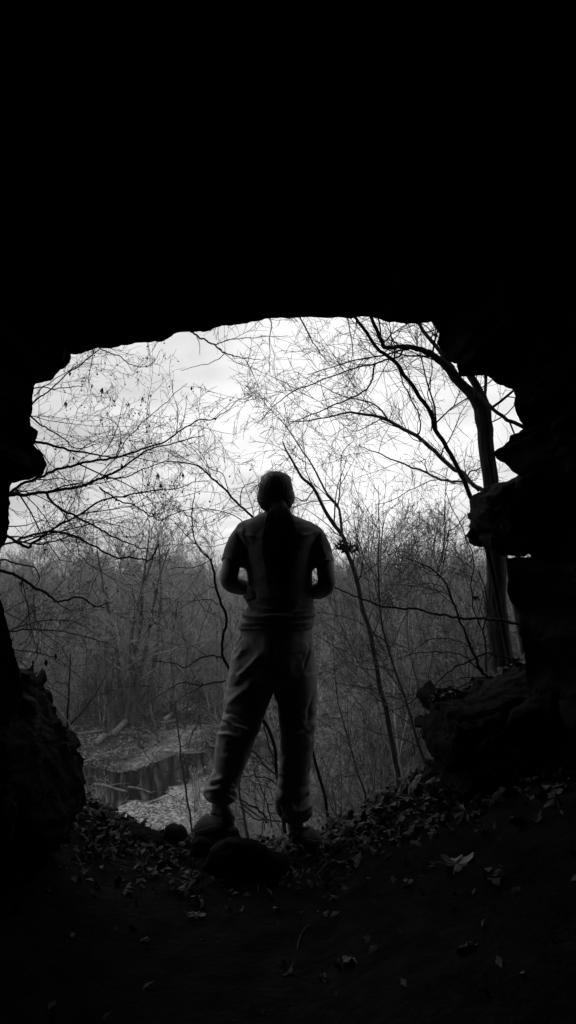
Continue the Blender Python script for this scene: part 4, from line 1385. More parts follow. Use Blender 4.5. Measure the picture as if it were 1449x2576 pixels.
# ------------------------------------------------------------------ the person
def to_sheet(v):
    d = v - CAM
    f = d[:, 1] * CP + d[:, 2] * SP
    u = -d[:, 1] * SP + d[:, 2] * CP
    return CX + d[:, 0] / f * FPX, CY - u / f * FPX


PY = 3.45
U = PY / FPX            # metres per sheet unit at the person


def ell(yd, xl, xr, Yc, ry, n=36, pw=2.3, back=1.0):
    a_, b_ = P(xl, yd, Yc), P(xr, yd, Yc)
    c = (a_ + b_) / 2
    rx = (b_[0] - a_[0]) / 2
    an = np.arange(n) * 2 * math.pi / n
    ca, sa = np.cos(an), np.sin(an)
    x = np.sign(ca) * np.abs(ca) ** (2 / pw) * rx
    y = np.sign(sa) * np.abs(sa) ** (2 / pw) * ry
    y = np.where(y < 0, y * back, y)
    return np.stack([c[0] + x, c[1] + y, np.full(n, c[2])], 1)


def capsule(mb, pts, rad, sub=5, sides=16):
    """Tapered limb with round ends along the given joints."""
    pts = catmull(pts, sub)
    rad = np.interp(np.linspace(0, 1, len(pts)), np.linspace(0, 1, len(rad)), rad)
    d0 = unit(pts[0] - pts[1]); d1 = unit(pts[-1] - pts[-2])
    pre = [pts[0] + d0 * rad[0] * math.sin(f) for f in (1.45, 1.1, .6)]
    post = [pts[-1] + d1 * rad[-1] * math.sin(f) for f in (.6, 1.1, 1.45)]
    rr = np.concatenate([[rad[0] * math.cos(f) for f in (1.45, 1.1, .6)], rad, [rad[-1] * math.cos(f) for f in (.6, 1.1, 1.45)]])
    mb.tube(np.concatenate([pre, pts, post]), rr, sides, cap=True)


foot_r = P(742, 2105, 3.45)
person = empty("person", (P(700, 2100, PY)[0], PY, 0.0),
               "person with long ponytail, T-shirt and sweatpants standing back turned in the cave mouth", "person")

# body: head, neck, trunk, arms with hands, legs and feet in one skin
mb = MB()
HC = P(694, 1247, 3.48)
mb.ball(HC + np.array([0, -.005, .012]), (.074, .093, .098), 20, 14)          # skull
mb.ball(HC + np.array([0, .038, -.062]), (.052, .058, .062), 16, 12)          # jaw
mb.ball(HC + np.array([0, .078, -.098]), (.022, .02, .018), 10, 8)            # chin
mb.ball(HC + np.array([0, .088, -.020]), (.010, .018, .026), 10, 8)           # nose
mb.ball(HC + np.array([0, .096, -.036]), (.014, .011, .009), 10, 8)
mb.ball(HC + np.array([0, .088, -.066]), (.024, .012, .006), 10, 8)           # lips
mb.ball(HC + np.array([0, .086, -.076]), (.020, .012, .007), 10, 8)
mb.ball(HC + np.array([0, .075, .026]), (.050, .014, .009), 12, 8)            # brow
for s in (-1, 1):
    mb.ball(HC + np.array([s * .040, .056, -.034]), (.024, .024, .026), 10, 8)  # cheeks
    mb.ball(HC + np.array([s * .080, -.004, -.008]), (.011, .022, .034), 10, 8)  # ears
capsule(mb, [HC + np.array([0, -.012, -.06]), P(694, 1300, 3.46), P(695, 1330, 3.45)], [.056, .054, .05])
mb.loft([ell(*r) for r in [(1310, 655, 735, 3.46, .05), (1326, 632, 762, 3.46, .06), (1345, 622, 778, 3.46, .075), (1380, 625, 780, 3.47, .10), (1440, 628, 779, 3.47, .105),
                           (1500, 632, 776, 3.47, .10), (1550, 628, 776, 3.47, .105), (1620, 612, 778, 3.47, .115), (1680, 612, 780, 3.47, .11), (1715, 625, 775, 3.47, .09)]])
AL = [P(613, 1348, 3.46), P(592, 1385, 3.45), P(581, 1425, 3.43), P(577, 1461, 3.42), P(602, 1475, 3.49), P(636, 1477, 3.58), P(668, 1468, 3.665)]
AR = [P(790, 1352, 3.46), P(811, 1392, 3.45), P(819, 1432, 3.43), P(821, 1470, 3.42), P(800, 1486, 3.49), P(768, 1484, 3.58), P(738, 1472, 3.665)]
capsule(mb, AL, [.040, .043, .043, .0425, .041, .035, .0255])
capsule(mb, AR, [.040, .043, .043, .0425, .041, .035, .0255])


def hand(mb, w, d, side, up, curl, thumb):
    """Palm, four unequal curled fingers and a thumb. w: wrist, d: pointing direction, side: across the knuckles, up: back of the hand."""
    d, side, up = unit(d), unit(side), unit(up)
    for o_ in (-.026, -.009, .009, .026):
        capsule(mb, [w + side * o_ * .55, w + d * .045 + side * o_ * .9, w + d * .085 + side * o_], [.013, .0135, .0115], 3, 8)
    for o_, L, cv in zip((-.028, -.009, .010, .028), (.062, .078, .084, .074), (1.15, 1.05, 1.0, .9)):
        p = w + d * .085 + side * o_
        pts = [p]
        a = .2
        for seg_, f in zip((.45, .32, .23), (1.0, 1.2, .8)):
            a += curl * cv * f
            p = p + (d * math.cos(a) - up * math.sin(a)) * L * seg_
            pts.append(p)
        capsule(mb, pts, [.0095, .009, .008, .0068], 3, 8)
    b = w + d * .03 + side * thumb * .026
    p1 = b + (d * .5 + side * thumb * .75 - up * .35) * .04
    p2 = p1 + (d * .85 + side * thumb * .2 - up * .4) * .034
    p3 = p2 + (d * .9 - side * thumb * .15 - up * .45) * .026
    capsule(mb, [b, p1, p2, p3], [.015, .0125, .0105, .008], 3, 8)


hand(mb, AL[-1], np.array([.9, .30, .1]), np.array([0, .15, 1]), np.array([-.3, 1, -.1]), .45, 1)
hand(mb, AR[-1] + np.array([0, .012, -.01]), np.array([-.9, .38, .12]), np.array([0, .15, 1]), np.array([.3, 1, -.1]), .42, 1)
# legs and feet
ANK_L, ANK_R = P(552, 2030, 3.43), P(743, 2075, 3.44)
capsule(mb, [P(655, 1700, 3.47), P(612, 1850, 3.41), P(575, 1960, 3.43), ANK_L], [.085, .058, .05, .037])
capsule(mb, [P(745, 1700, 3.47), P(745, 1850, 3.44), P(742, 1990, 3.45), ANK_R], [.085, .058, .05, .037])


def foot(mb, ank, heel, toe):
    d = toe - heel
    capsule(mb, [ank, ank * .5 + heel * .5 + np.array([0, 0, .012]), heel + unit(d) * .02 + np.array([0, 0, .03])], [.036, .034, .028], 4, 12)
    capsule(mb, [heel + unit(d) * .02 + np.array([0, 0, .03]), heel + d * .45 + np.array([0, 0, .036]), heel + d * .68 + np.array([0, 0, .020]), heel + d * .82 + np.array([0, 0, .016])], [.027, .029, .028, .012], 4, 12)


HEEL_L, TOE_L = P(577, 2060, 3.40), P(499, 2090, 3.60)
HEEL_R, TOE_R = P(741, 2106, 3.41), P(789, 2112, 3.62)
foot(mb, ANK_L, HEEL_L, TOE_L)
foot(mb, ANK_R, HEEL_R, TOE_R)
obj("body", fuse(mb, .0055, 5), M['skin'], person)
for s in (-1, 1):
    eb = MB(); eb.ball(HC + np.array([s * .030, .0695, .006]), .0115, 12, 8)
    eb.build("eye", M['eye'], person)

# shirt
mb = MB()
torso = [(1286, 668, 722, 3.465, .050), (1292, 657, 731, 3.465, .062), (1302, 636, 754, 3.46, .078), (1315, 614, 782, 3.46, .092), (1330, 603, 797, 3.46, .102), (1350, 604, 798, 3.46, .112),
         (1380, 611, 794, 3.465, .121), (1420, 616, 787, 3.465, .126), (1450, 620, 786, 3.465, .127), (1475, 621.5, 787, 3.465, .126), (1492, 615, 788, 3.465, .128), (1503, 611, 789, 3.465, .131), (1514, 619, 789.5, 3.465, .129),
         (1524, 626, 790, 3.465, .128), (1535, 616, 793, 3.465, .131), (1543, 608, 796, 3.465, .136), (1549, 610, 796, 3.465, .134), (1553, 613, 789, 3.465, .128), (1560, 604, 791, 3.465, .134),
         (1570, 600, 791, 3.465, .138), (1579, 598, 788.5, 3.465, .138), (1583.5, 600, 787, 3.465, .132)]
mb.loft([ell(*r) for r in torso])


def sleeve(mb, pts, rad):
    pts = catmull(pts, 5)
    mb.tube(pts, np.interp(np.linspace(0, 1, len(pts)), np.linspace(0, 1, len(rad)), rad), 24, cap=True)


sleeve(mb, [P(652, 1328, 3.46), P(622, 1341, 3.46), P(602, 1370, 3.455), P(591, 1398, 3.45), P(583, 1419, 3.44)], [.050, .060, .0575, .0565, .0575])
sleeve(mb, [P(752, 1330, 3.46), P(782, 1346, 3.46), P(801, 1374, 3.455), P(809, 1402, 3.45), P(814, 1424, 3.44)], [.050, .058, .056, .0545, .055])
shirt_me = fuse(mb, .0065, 4)


def creases(me, lines, noise_amp=0.0, noise_scale=(8, 8, 8), seed=0):
    v, n = co_of(me)
    sx, sy = to_sheet(v)
    front = smooth(.15, -.35, n[:, 1])          # cloth that faces into the cave
    dsp = np.zeros(len(v))
    for (pts, w, a) in lines:
        pts = np.asarray(pts, float)
        best = np.full(len(v), 1e9); tt = np.zeros(len(v))
        m_ = len(pts) - 1
        for i in range(m_):
            e = pts[i + 1] - pts[i]
            t = np.clip(((sx - pts[i][0]) * e[0] + (sy - pts[i][1]) * e[1]) / (e @ e), 0, 1)
            d = np.hypot(sx - pts[i][0] - t * e[0], sy - pts[i][1] - t * e[1])
            k = d < best
            best = np.where(k, d, best); tt = np.where(k, (i + t) / m_, tt)
        prof = np.exp(-(best / w) ** 2)
        dsp += 1.5 * a * prof * np.clip(np.sin(math.pi * np.clip(tt * .96 + .02, 0, 1)) * 1.6, 0, 1) * front
    if noise_amp:
        dsp += fbm(v * np.asarray(noise_scale), 4, seed) * noise_amp
        wv = v + .05 * np.stack([vnoise(v * 5 + 7 * c_, seed + 40 + c_) for c_ in range(3)], 1)
        for sc_, am_ in ((np.array([4.0, 4.0, 8.0]), .9), (np.array([9.0, 9.0, 13.0]), .45)):
            dsp -= noise_amp * am_ * np.maximum(0, 1 - 7 * np.abs(fbm(wv * sc_, 2, seed + 60)))
    set_co(me, v + n * dsp[:, None])


def s6(*p): return [(471.7 + x * .3038, 1163.5 + y * .3038) for x, y in p]
def s7(*p): return [(471.7 + x * .3038, 1540.8 + y * .3038) for x, y in p]


creases(shirt_me, [
    (s6((440, 1265), (600, 1275), (720, 1262), (850, 1275), (1000, 1262)), 3.2, .012),
    (s6((440, 1300), (560, 1310), (720, 1300), (900, 1312), (1030, 1290)), 2.6, -.010),
    (s6((450, 1335), (620, 1325), (800, 1335), (1030, 1325)), 3.0, .008),
    (s6((430, 1362), (640, 1350), (840, 1362), (1040, 1350)), 2.0, -.008),
    (s6((470, 1120), (530, 1180), (620, 1215), (740, 1230)), 4, .010),
    (s6((500, 1150), (560, 1130), (545, 1060)), 4, -.008),
    (s6((500, 1195), (640, 1235), (800, 1240)), 3, -.009),
    (s6((1060, 1200), (960, 1235), (850, 1245)), 4, .009),
    (s6((1045, 1130), (980, 1180), (900, 1210)), 3.5, -.006),
    (s6((395, 550), (430, 640), (470, 720), (490, 830)), 3.0, -.010),
    (s6((1105, 575), (1060, 660), (1040, 760), (1035, 880)), 3.0, -.011),
    (s6((420, 560), (470, 600), (560, 620)), 4, .006),
    (s6((455, 520), (470, 620), (500, 700)), 4, .006),
    (s6((1080, 560), (1000, 600), (930, 610)), 4, .006),
    (s6((1060, 620), (960, 690), (880, 720)), 6, .005),
    (s6((1110, 640), (1120, 720), (1150, 790)), 4, .004),
    (s6((330, 770), (400, 800), (470, 830)), 2.0, .004),
    (s6((300, 790), (360, 808), (430, 850), (470, 850)), 2.2, .005),
    (s6((1060, 830), (1120, 808), (1190, 805)), 2.2, .005),
    (s6((620, 430), (740, 470), (850, 430)), 3, .005),
], .004, (7, 7, 5), 5)
obj("shirt", shirt_me, M['shirt'], person)

# sweatpants: seat, two legs and gathered cuffs
mb = MB()
mb.loft([ell(*r) for r in [(1560, 612, 782, 3.47, .115), (1578, 606, 787, 3.47, .124), (1600, 597, 790, 3.47, .133), (1632, 586, 792.5, 3.47, .143), (1670, 579, 795, 3.47, .146), (1700, 574, 796, 3.465, .136), (1722, 571, 798, 3.46, .110)]])
left_leg = [(1690, 575, 690, 3.46, .115), (1720, 571, 685, 3.455, .112), (1750, 565.5, 676, 3.445, .107), (1775, 561, 669, 3.435, .102), (1793, 557, 665.5, 3.43, .100), (1802, 558, 662, 3.43, .099), (1810, 559.5, 660, 3.425, .097), (1820, 554, 657, 3.42, .098),
            (1835, 547.5, 653, 3.415, .098), (1850, 544, 645, 3.41, .096), (1869, 542, 636, 3.41, .094), (1895, 540, 628, 3.41, .09), (1924, 537.5, 618, 3.415, .085), (1950, 530, 606, 3.42, .082), (1966, 522, 597, 3.425, .083), (1978, 515, 594, 3.43, .085),
            (1990, 511, 598, 3.43, .087), (2000, 511.5, 601, 3.43, .085), (2008, 517, 599, 3.43, .078), (2015, 525, 592, 3.43, .066), (2019, 532, 580, 3.43, .052)]
right_leg = [(1690, 684, 796.5, 3.46, .115), (1720, 684, 798, 3.455, .112), (1747, 686, 800, 3.45, .106), (1770, 692, 800, 3.445, .102), (1790, 698.5, 799, 3.44, .099), (1823, 700.5, 795.5, 3.435, .096), (1860, 701.5, 792, 3.43, .092), (1890, 701.5, 788.5, 3.43, .089),
             (1936, 699.5, 785, 3.435, .085), (1970, 696, 782.5, 3.44, .083), (1996, 692.5, 782, 3.44, .083), (2015, 691, 786, 3.44, .085), (2033, 691, 789, 3.44, .086), (2046, 695, 787.5, 3.44, .080), (2056, 704, 780, 3.44, .066), (2064, 714, 772, 3.44, .05)]
mb.loft([ell(*r, pw=2.1) for r in left_leg])
mb.loft([ell(*r, pw=2.1) for r in right_leg])
pants_me = fuse(mb, .0065, 4)
creases(pants_me, [
    (s7((440, 145), (430, 200), (400, 270), (385, 300)), 2.6, -.010),
    (s7((470, 300), (430, 340), (400, 400)), 6, .007),
    (s7((600, 340), (540, 420), (470, 490), (400, 540)), 7, .012),
    (s7((560, 480), (480, 540), (400, 620)), 7, -.008),
    (s7((560, 560), (470, 650), (380, 720), (320, 780)), 8, .007),
    (s7((285, 835), (340, 825), (420, 850), (520, 900)), 5, -.016),
    (s7((290, 880), (330, 880), (380, 930), (470, 970), (580, 985)), 4.5, .016),
    (s7((240, 980), (310, 960), (380, 980), (450, 1000)), 4.5, -.013),
    (s7((245, 1010), (330, 1010), (430, 1030), (540, 1060)), 4.5, .011),
    (s7((320, 1080), (400, 1110), (480, 1150)), 4, -.007),
    (s7((320, 870), (350, 900), (330, 940)), 3.5, .008),
    (s7((200, 1400), (280, 1370), (330, 1400), (400, 1440)), 4.5, .013),
    (s7((170, 1430), (250, 1420), (330, 1440)), 4, -.012),
    (s7((140, 1480), (220, 1460), (300, 1440), (380, 1490)), 4.5, .012),
    (s7((230, 1540), (310, 1490), (380, 1500), (410, 1540)), 5, -.012),
    (s7((320, 1360), (340, 1400), (420, 1430)), 3.5, -.008),
    (s7((1030, 140), (1040, 220), (1000, 360), (960, 470)), 2.6, -.008),
    (s7((1060, 640), (1020, 780), (1000, 900)), 5, -.007),
    (s7((1060, 900), (980, 990), (900, 1010)), 6, .010),
    (s7((1040, 960), (960, 1060), (860, 1090)), 6, -.008),
    (s7((770, 1120), (830, 1160), (920, 1170)), 5, -.006),
    (s7((760, 1500), (800, 1560), (870, 1610), (900, 1680)), 4.5, .010),
    (s7((1020, 1500), (960, 1560), (880, 1600)), 5, -.010),
    (s7((1030, 1580), (960, 1640), (890, 1650)), 5, .011),
    (s7((740, 1600), (770, 1690), (830, 1710)), 4, -.008),
    (s7((705, 60), (706, 300), (700, 560)), 3, -.006),
], .007, (9, 9, 6), 15)
po = obj("trousers", pants_me, M['pants'], person)
# ribbed cuffs
for (yd, xl, xr, Y0, dx) in [(2016, 533, 576, 3.43, 0), (2062, 718, 768, 3.44, 0)]:
    cb = MB()
    cb.loft([ell(yd + k, xl + abs(k) * .3, xr - abs(k) * .3, Y0, .046, pw=2) for k in (-8, -3, 2, 5)])
    cb.build("cuff", M['pants'], po)

# shoes: slip-on clogs with a rolled collar
def shoe(ank, heel, toe):
    d = toe - heel
    L = np.linalg.norm(d)
    f = unit(d)
    side = unit(np.cross(f, np.array([0, 0, 1.0])))
    up = unit(np.cross(side, f))
    mb = MB()
    prof = [(-.02, .018, .030), (.0, .034, .042), (.10, .041, .047), (.25, .043, .047), (.42, .045, .060), (.58, .050, .062), (.75, .053, .052), (.9, .046, .038), (1.0, .030, .028), (1.04, .012, .018)]
    rings = []
    n = 24
    an = np.arange(n) * 2 * math.pi / n
    for t, hw, hh in prof:
        c = heel + d * t
        x = np.cos(an) * hw
        z = np.where(np.sin(an) > 0, np.sin(an) * hh, np.sin(an) * .010)
        rings.append(c + x[:, None] * side + z[:, None] * up)
    mb.loft(rings)
    me = fuse(mb, .005, 4)
    so = obj("shoe", me, M['shoe'], person)
    # collar round the ankle opening
    cb = MB()
    ring = []
    for k in range(29):
        a = 2 * math.pi * k / 28
        c = heel + d * .17 + up * (.047 + .010 * math.cos(a)) + f * math.cos(a) * .058 + side * math.sin(a) * .041
        ring.append(c)
    cb.tube(ring, .0065, 8)
    cb.build("collar", M['shoe'], so)
    sb = MB()
    rings = []
    for h, k in ((-.026, .94), (-.022, 1.0), (-.004, 1.05), (.000, 1.02)):
        r_ = []
        for a in np.arange(40) * 2 * math.pi / 40:
            t = .5 + .555 * math.cos(a)
            hw = np.interp(t, [p[0] for p in prof], [p[1] for p in prof]) + .004
            hw = max(hw, .01) * k
            r_.append(heel + d * t + side * hw * math.copysign(abs(math.sin(a)) ** .55, math.sin(a)) + up * h)
        rings.append(r_)
    sb.loft(rings)
    sb.build("sole", M['sole'], so)


shoe(ANK_L, HEEL_L + np.array([0, 0, -.008]), TOE_L)
shoe(ANK_R, HEEL_R, TOE_R)

# hair: gathered cap, tie and long ponytail of strands
mb = MB()
mb.ball(HC + np.array([.0, -.022, .014]), (.083, .093, .100), 28, 20)
mb.ball(HC + np.array([.0, -.026, .050]), (.070, .078, .060), 28, 16)
mb.ball(HC + np.array([.0, -.024, -.006]), (.0855, .086, .070), 28, 16)
mb.ball(HC + np.array([.0, .018, .074]), (.074, .074, .044), 28, 14)
mb.ball(HC + np.array([0, -.030, -.030]), (.082, .072, .060), 24, 14)
mb.ball(HC + np.array([0, -.045, -.055]), (.062, .045, .034), 20, 12)
hair_me = fuse(mb, .0045, 3)
v, n = co_of(hair_me)
# combed ridges converge on the tie
tie = P(701, 1262, 3.37)
dv = v - tie
an = np.arctan2(dv[:, 2], dv[:, 0])
ridge = vnoise(np.stack([an * 16, dv[:, 1] * 3, np.zeros(len(v))], 1), 5) * .0012 + vnoise(np.stack([an * 30, dv[:, 1] * 3, np.zeros(len(v))], 1), 6) * .0006
set_co(hair_me, v + n * (ridge * smooth(.01, .05, np.linalg.norm(dv, axis=1)))[:, None])
hair = obj("hair", hair_me, M['hair'], person)
tb = MB()
tb.tube([tie + np.array([.017 * math.cos(a), .010, .013 * math.sin(a)]) for a in np.linspace(0, 2 * math.pi, 25)], .005, 8)
tb.build("hair_tie", M['hair'], hair)
pb = MB()
pr = np.random.default_rng(55)
PT = [(1250, 697, 705, 3.395, .004), (1258, 692, 711, 3.385, .010), (1268, 685, 719, 3.368, .017), (1282, 679, 727, 3.352, .022), (1300, 673, 734, 3.342, .025), (1330, 667, 742, 3.331, .027), (1365, 664, 744, 3.322, .026), (1400, 665, 742, 3.322, .023), (1425, 669, 738, 3.322, .018), (1438, 677, 730, 3.322, .009)]
pb.loft([ell(*r, pw=2.0) for r in PT])
pt_y = [r[0] for r in PT]
for k in range(520):
    a = pr.uniform(0, 2 * math.pi)
    rr = math.sqrt(pr.uniform(.7, 1.16))
    y1 = pr.uniform(1400, 1484)
    ys_ = np.linspace(1258, y1, 11)
    pts = []
    wob = pr.uniform(-3, 3); ph = pr.uniform(0, 6)
    for yy in ys_:
        xl = np.interp(yy, pt_y, [r[1] for r in PT]); xr = np.interp(yy, pt_y, [r[2] for r in PT])
        Yc = np.interp(yy, pt_y, [r[3] for r in PT]); ry = np.interp(yy, pt_y, [r[4] for r in PT])
        t = (yy - 1258) / 200
        x = (xl + xr) / 2 + (xr - xl) / 2 * rr * math.cos(a) + wob * t + math.sin(ph + t * 5) * 1.4 * t
        pts.append(P(x, yy, Yc + ry * rr * math.sin(a)))
    pb.tube(pts, np.linspace(.0016, .0007, 11), 3)
pb.build("ponytail", M['hair'], hair)
sb = MB()
for k in range(46):
    s = -1 if k % 2 else 1
    st = P(694 + s * pr.uniform(30, 43), pr.uniform(1255, 1288), 3.47 + pr.uniform(-.04, .05))
    p = [st]
    for j in range(6):
        p.append(p[-1] + np.array([s * pr.uniform(-.004, .006), pr.normal(0, .003), -pr.uniform(.006, .014)]))
    sb.tube(p, np.linspace(.0008, .0004, 7), 3)
for k in range(60):
    a = pr.uniform(.2, math.pi - .2)
    b_ = pr.uniform(-.6, .6)
    dirv = np.array([math.cos(a) * math.cos(b_), math.sin(b_), math.sin(a) * math.cos(b_)])
    st = HC + np.array([0, -.022, .014]) + dirv * np.array([.083, .093, .100])
    tng = unit(np.cross(dirv, np.array([0, 1, 0.2])) * pr.choice([-1, 1]) + dirv * .15)
    p = [st, st + tng * .012 + dirv * .003, st + tng * .026 + dirv * .004, st + tng * .04 + dirv * .001]
    sb.tube(p, [.0007, .0006, .0005, .0004], 3)
sb.build("loose_strands", M['hair'], hair)


# ------------------------------------------------------------------ fallen leaves
def leaf_mesh(seed, kind=0, size=.11):
    """A curled dead leaf: lobed (maple or sycamore like) or plain oval, with a midrib and a stalk."""
    r0 = np.random.default_rng(seed)
    n = 48
    th = np.arange(n) * 2 * math.pi / n
    if kind == 0:
        lobes = .50 + .32 * np.abs(np.cos(2.5 * th)) ** 1.2 + .10 * np.cos(th) + .05 * np.cos(15 * th)
        rr = lobes * (1 + .05 * r0.normal(0, 1, n))
    else:
        rr = .62 * (1 / np.sqrt((np.cos(th) / 1.15) ** 2 + (np.sin(th) / .52) ** 2)) + .02 * np.cos(16 * th)
    K = 6
    cv = [r0.uniform(-.8, 1.0), r0.uniform(.4, 1.7) * r0.choice([-1, 1]), r0.uniform(-.7, .7), r0.uniform(0, 6.28)]
    rings = []
    for k in range(K + 1):
        s = k / K
        x = rr * np.cos(th) * s
        y = rr * np.sin(th) * s
        z = cv[0] * x * x + cv[1] * y * y + cv[2] * x * y + .07 * s * np.sin(5 * th + cv[3]) + .05 * s * np.sin(9 * th + 2 * cv[3]) - .05 * np.exp(-(y / .06) ** 2) + .08 * np.abs(y)
        rings.append(np.stack([x, y, z], 1) * size)
    v = np.concatenate([rings[0][:1]] + rings[1:])
    t = [(0, 1 + a, 1 + (a + 1) % n) for a in range(n)]
    q = []
    for k in range(K - 1):
        for a in range(n):
            b = (a + 1) % n
            q.append((1 + k * n + a, 1 + (k + 1) * n + a, 1 + (k + 1) * n + b, 1 + k * n + b))
    return v, np.array(q), np.array(t)


LV = [leaf_mesh(500 + k, 0 if k % 3 else 1, 1.0) for k in range(12)]


def rot_m(rx, ry, rz):
    return np.array(Matrix.Rotation(rz, 3, 'Z') @ Matrix.Rotation(ry, 3, 'Y') @ Matrix.Rotation(rx, 3, 'X'))


def floor_hit(x, y):
    """Where the sight line through sheet position x, y meets the cave floor."""
    lo, hi = .8, 5.0
    for Y in np.arange(1.2, 4.2, .02):
        p = P(x, y, Y)
        if p[2] <= h1(p[0], p[1]):
            return np.array([p[0], p[1], h1(p[0], p[1])])
    p = P(x, y, 3.9)
    return np.array([p[0], p[1], h1(p[0], p[1])])


lr = np.random.default_rng(33)
# individually readable leaves
BIG = [
    (1147, 2190, .115, (.35, -.1, .1), 'leaf_pale', "palest long leaf lying alone on the bare cave floor below the dark half buried stone"),
    (1305, 2083, .085, (1.25, .1, .5), 'leaf', "cupped leaf standing upright on the bare floor beside the leaf litter"),
    (1171, 2062, .10, (.4, .5, -.4), 'leaf', "long pointed leaf draped over the dark half buried stone"),
    (1219, 2100, .075, (.9, .3, 1.0), 'leaf', "crumpled leaf tilted up between the half buried stone and the cupped leaf"),
    (1162, 2012, .085, (1.2, .4, 1.2), 'leaf', "leaf standing on edge among the litter below the wide boulder"),
    (1018, 2042, .085, (.8, .2, .3), 'leaf', "folded two lobed leaf on the litter slope beside the leaning trunk's foot"),
    (1060, 2066, .075, (.5, .2, .9), 'leaf', "curled leaf lying in front of the dark half buried stone"),
    (995, 2040, .08, (.6, -.3, .2), 'leaf', "smooth flat leaf beside the folded two lobed leaf"),
    (815, 2236, .075, (.7, .3, .7), 'leaf', "small folded leaf alone on the floor straight below the right shoe"),
    (839, 2268, .040, (.4, .2, .2), 'leaf', "tiny leaf scrap on the bare floor just below the small folded leaf"),
    (1435, 1920, .09, (1.0, -.3, .5), 'leaf', "leaf standing at the top of the litter slope against the cave wall"),
    (1412, 1948, .09, (.8, .5, .3), 'leaf', "broad leaf leaning just below the topmost leaf of the slope"),
    (1373, 2010, .10, (.7, .2, .2), 'leaf_dark', "dim broad leaf on the slope near the cave wall"),
    (58, 2097, .095, (.4, .2, .1), 'leaf_pale', "pale ragged leaf lying in the dark below the large craggy boulder"),
    (185, 2045, .095, (.6, .1, .2), 'leaf', "flat pale leaf at the foot of the large craggy boulder"),
    (128, 2040, .085, (.8, .2, -.3), 'leaf', "curled leaf beside the flat pale leaf at the boulder's foot"),
    (482, 2217, .10, (.45, .2, .5), 'leaf', "broad lobed leaf at the top of the small heap below the raised shoe"),
    (466, 2252, .085, (.5, -.1, 1.2), 'leaf_dark', "darker leaf in the middle of the small heap below the raised shoe"),
    (507, 2282, .075, (.8, .4, 1.6), 'leaf', "narrow twisted leaf low in the small heap below the raised shoe"),
    (493, 2314, .08, (.5, .1, .2), 'leaf', "lowest lobed leaf of the small heap below the raised shoe"),
    (703, 2210, .055, (.8, .2, .8), 'leaf_dark', "small dark folded leaf on the floor between the two feet"),
    (724, 2122, .075, (.35, .1, .1), 'leaf', "flat pointed leaf lying right before the right heel"),
    (1090, 2185, .075, (.3, .2, .3), 'leaf_dark', "dim flat leaf beside the palest long leaf on the bare floor"),
    (1230, 2220, .075, (.6, .2, .3), 'leaf_dark', "dim cupped leaf on the floor below the cupped upright leaf"),
    (372, 2208, .07, (.7, .3, .3), 'leaf_dark', "dim leaf on the floor between the boulder and the small leaf heap"),
    (615, 2152, .09, (.3, .0, .2), 'leaf_dark', "dark leaf lying across the front of the broad flat stone"),
]
used_h = 0.0
for k, (x, y, s, rt, mm, lab) in enumerate(BIG):
    p = floor_hit(x, y)
    v, q, t = LV[(k * 5 + 1) % 12]
    Rm = rot_m(*rt)
    vv = (v * s * .62) @ Rm.T
    lo = np.percentile(vv[:, 2], 12)
    root_z = p[2] - lo + .004
    lm = MB(); lm.add(vv, q, t)
    sd = rot_m(*rt) @ np.array([-1.0, .1, .1])
    lm.tube([np.array([0, 0, 0.]), sd * s * .35, sd * s * .62 + np.array([0, 0, .006])], [.0016, .0013, .001], 4)
    o = lm.build("fallen_leaf", M[mm])
    o.location = (p[0], p[1], root_z)
    tag(o, lab, "leaf")

lm = MB()
cnt = 0
for k in range(5200):
    x = lr.uniform(-1.9, 1.9); y = lr.uniform(2.1, 4.25)
    right = float(smooth(.05, .5, x + .25 * (y - 3.4)))
    left = float(smooth(-.35, -.9, x))
    edge = float(smooth(3.1, 3.6, y))
    dens = .012 + 1.0 * right * float(smooth(2.75, 3.25, y)) + .5 * left * edge + .45 * edge
    if lr.uniform() > dens: continue
    s = lr.uniform(.035, .085) * (.8 if x < .2 else 1)
    v, q, t = LV[int(lr.integers(0, 12))]
    q_ = q; 
    Rm = rot_m(lr.normal(0, .45), lr.normal(0, .45), lr.uniform(0, 6.28))
    vv = (v * s * .62) @ Rm.T
    z = h1(x, y)
    vv = vv + np.array([x, y, z - np.percentile(vv[:, 2], 15) + lr.uniform(0, .02) * (1 if right > .3 else .3)])
    lm.add(vv[::1], q_, t)
    cnt += 1
nb_ = 5200
bx_ = lr.uniform(-1.9, 1.9, nb_); by_ = lr.uniform(1.9, 4.25, nb_)
keep_ = lr.uniform(0, 1, nb_) < .06 + .94 * smooth(2.7, 3.4, by_) * smooth(-.9, .4, np.abs(bx_))
for x, y in zip(bx_[keep_], by_[keep_]):
    s = lr.uniform(.006, .024)
    Rm = rot_m(lr.normal(0, .6), lr.normal(0, .6), lr.uniform(0, 6.28))
    vv = (np.array([[-1, 0, 0], [-.2, .55, .25], [1, .1, .1], [.1, -.5, .3]]) * s) @ Rm.T + np.array([x, y, h1(x, y) + s * .35])
    lm.add(vv, [(0, 3, 2, 1)])
for k in range(200):
    x = lr.uniform(-1.6, 1.7); y = lr.uniform(3.0, 4.1); a = lr.uniform(0, 6.28); l_ = lr.uniform(.03, .16)
    p0 = np.array([x, y, h1(x, y) + .008]); x2, y2 = x + math.cos(a) * l_, y + math.sin(a) * l_
    p1 = np.array([x2, y2, h1(x2, y2) + lr.uniform(.006, .03)])
    lm.tube([p0, (p0 + p1) / 2 + lr.normal(0, .004, 3), p1], [.0022, .0018, .001], 4)
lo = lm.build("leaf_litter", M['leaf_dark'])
tag(lo, "brown dead leaves littering the cave floor and its edge", "leaf litter", kind='stuff')

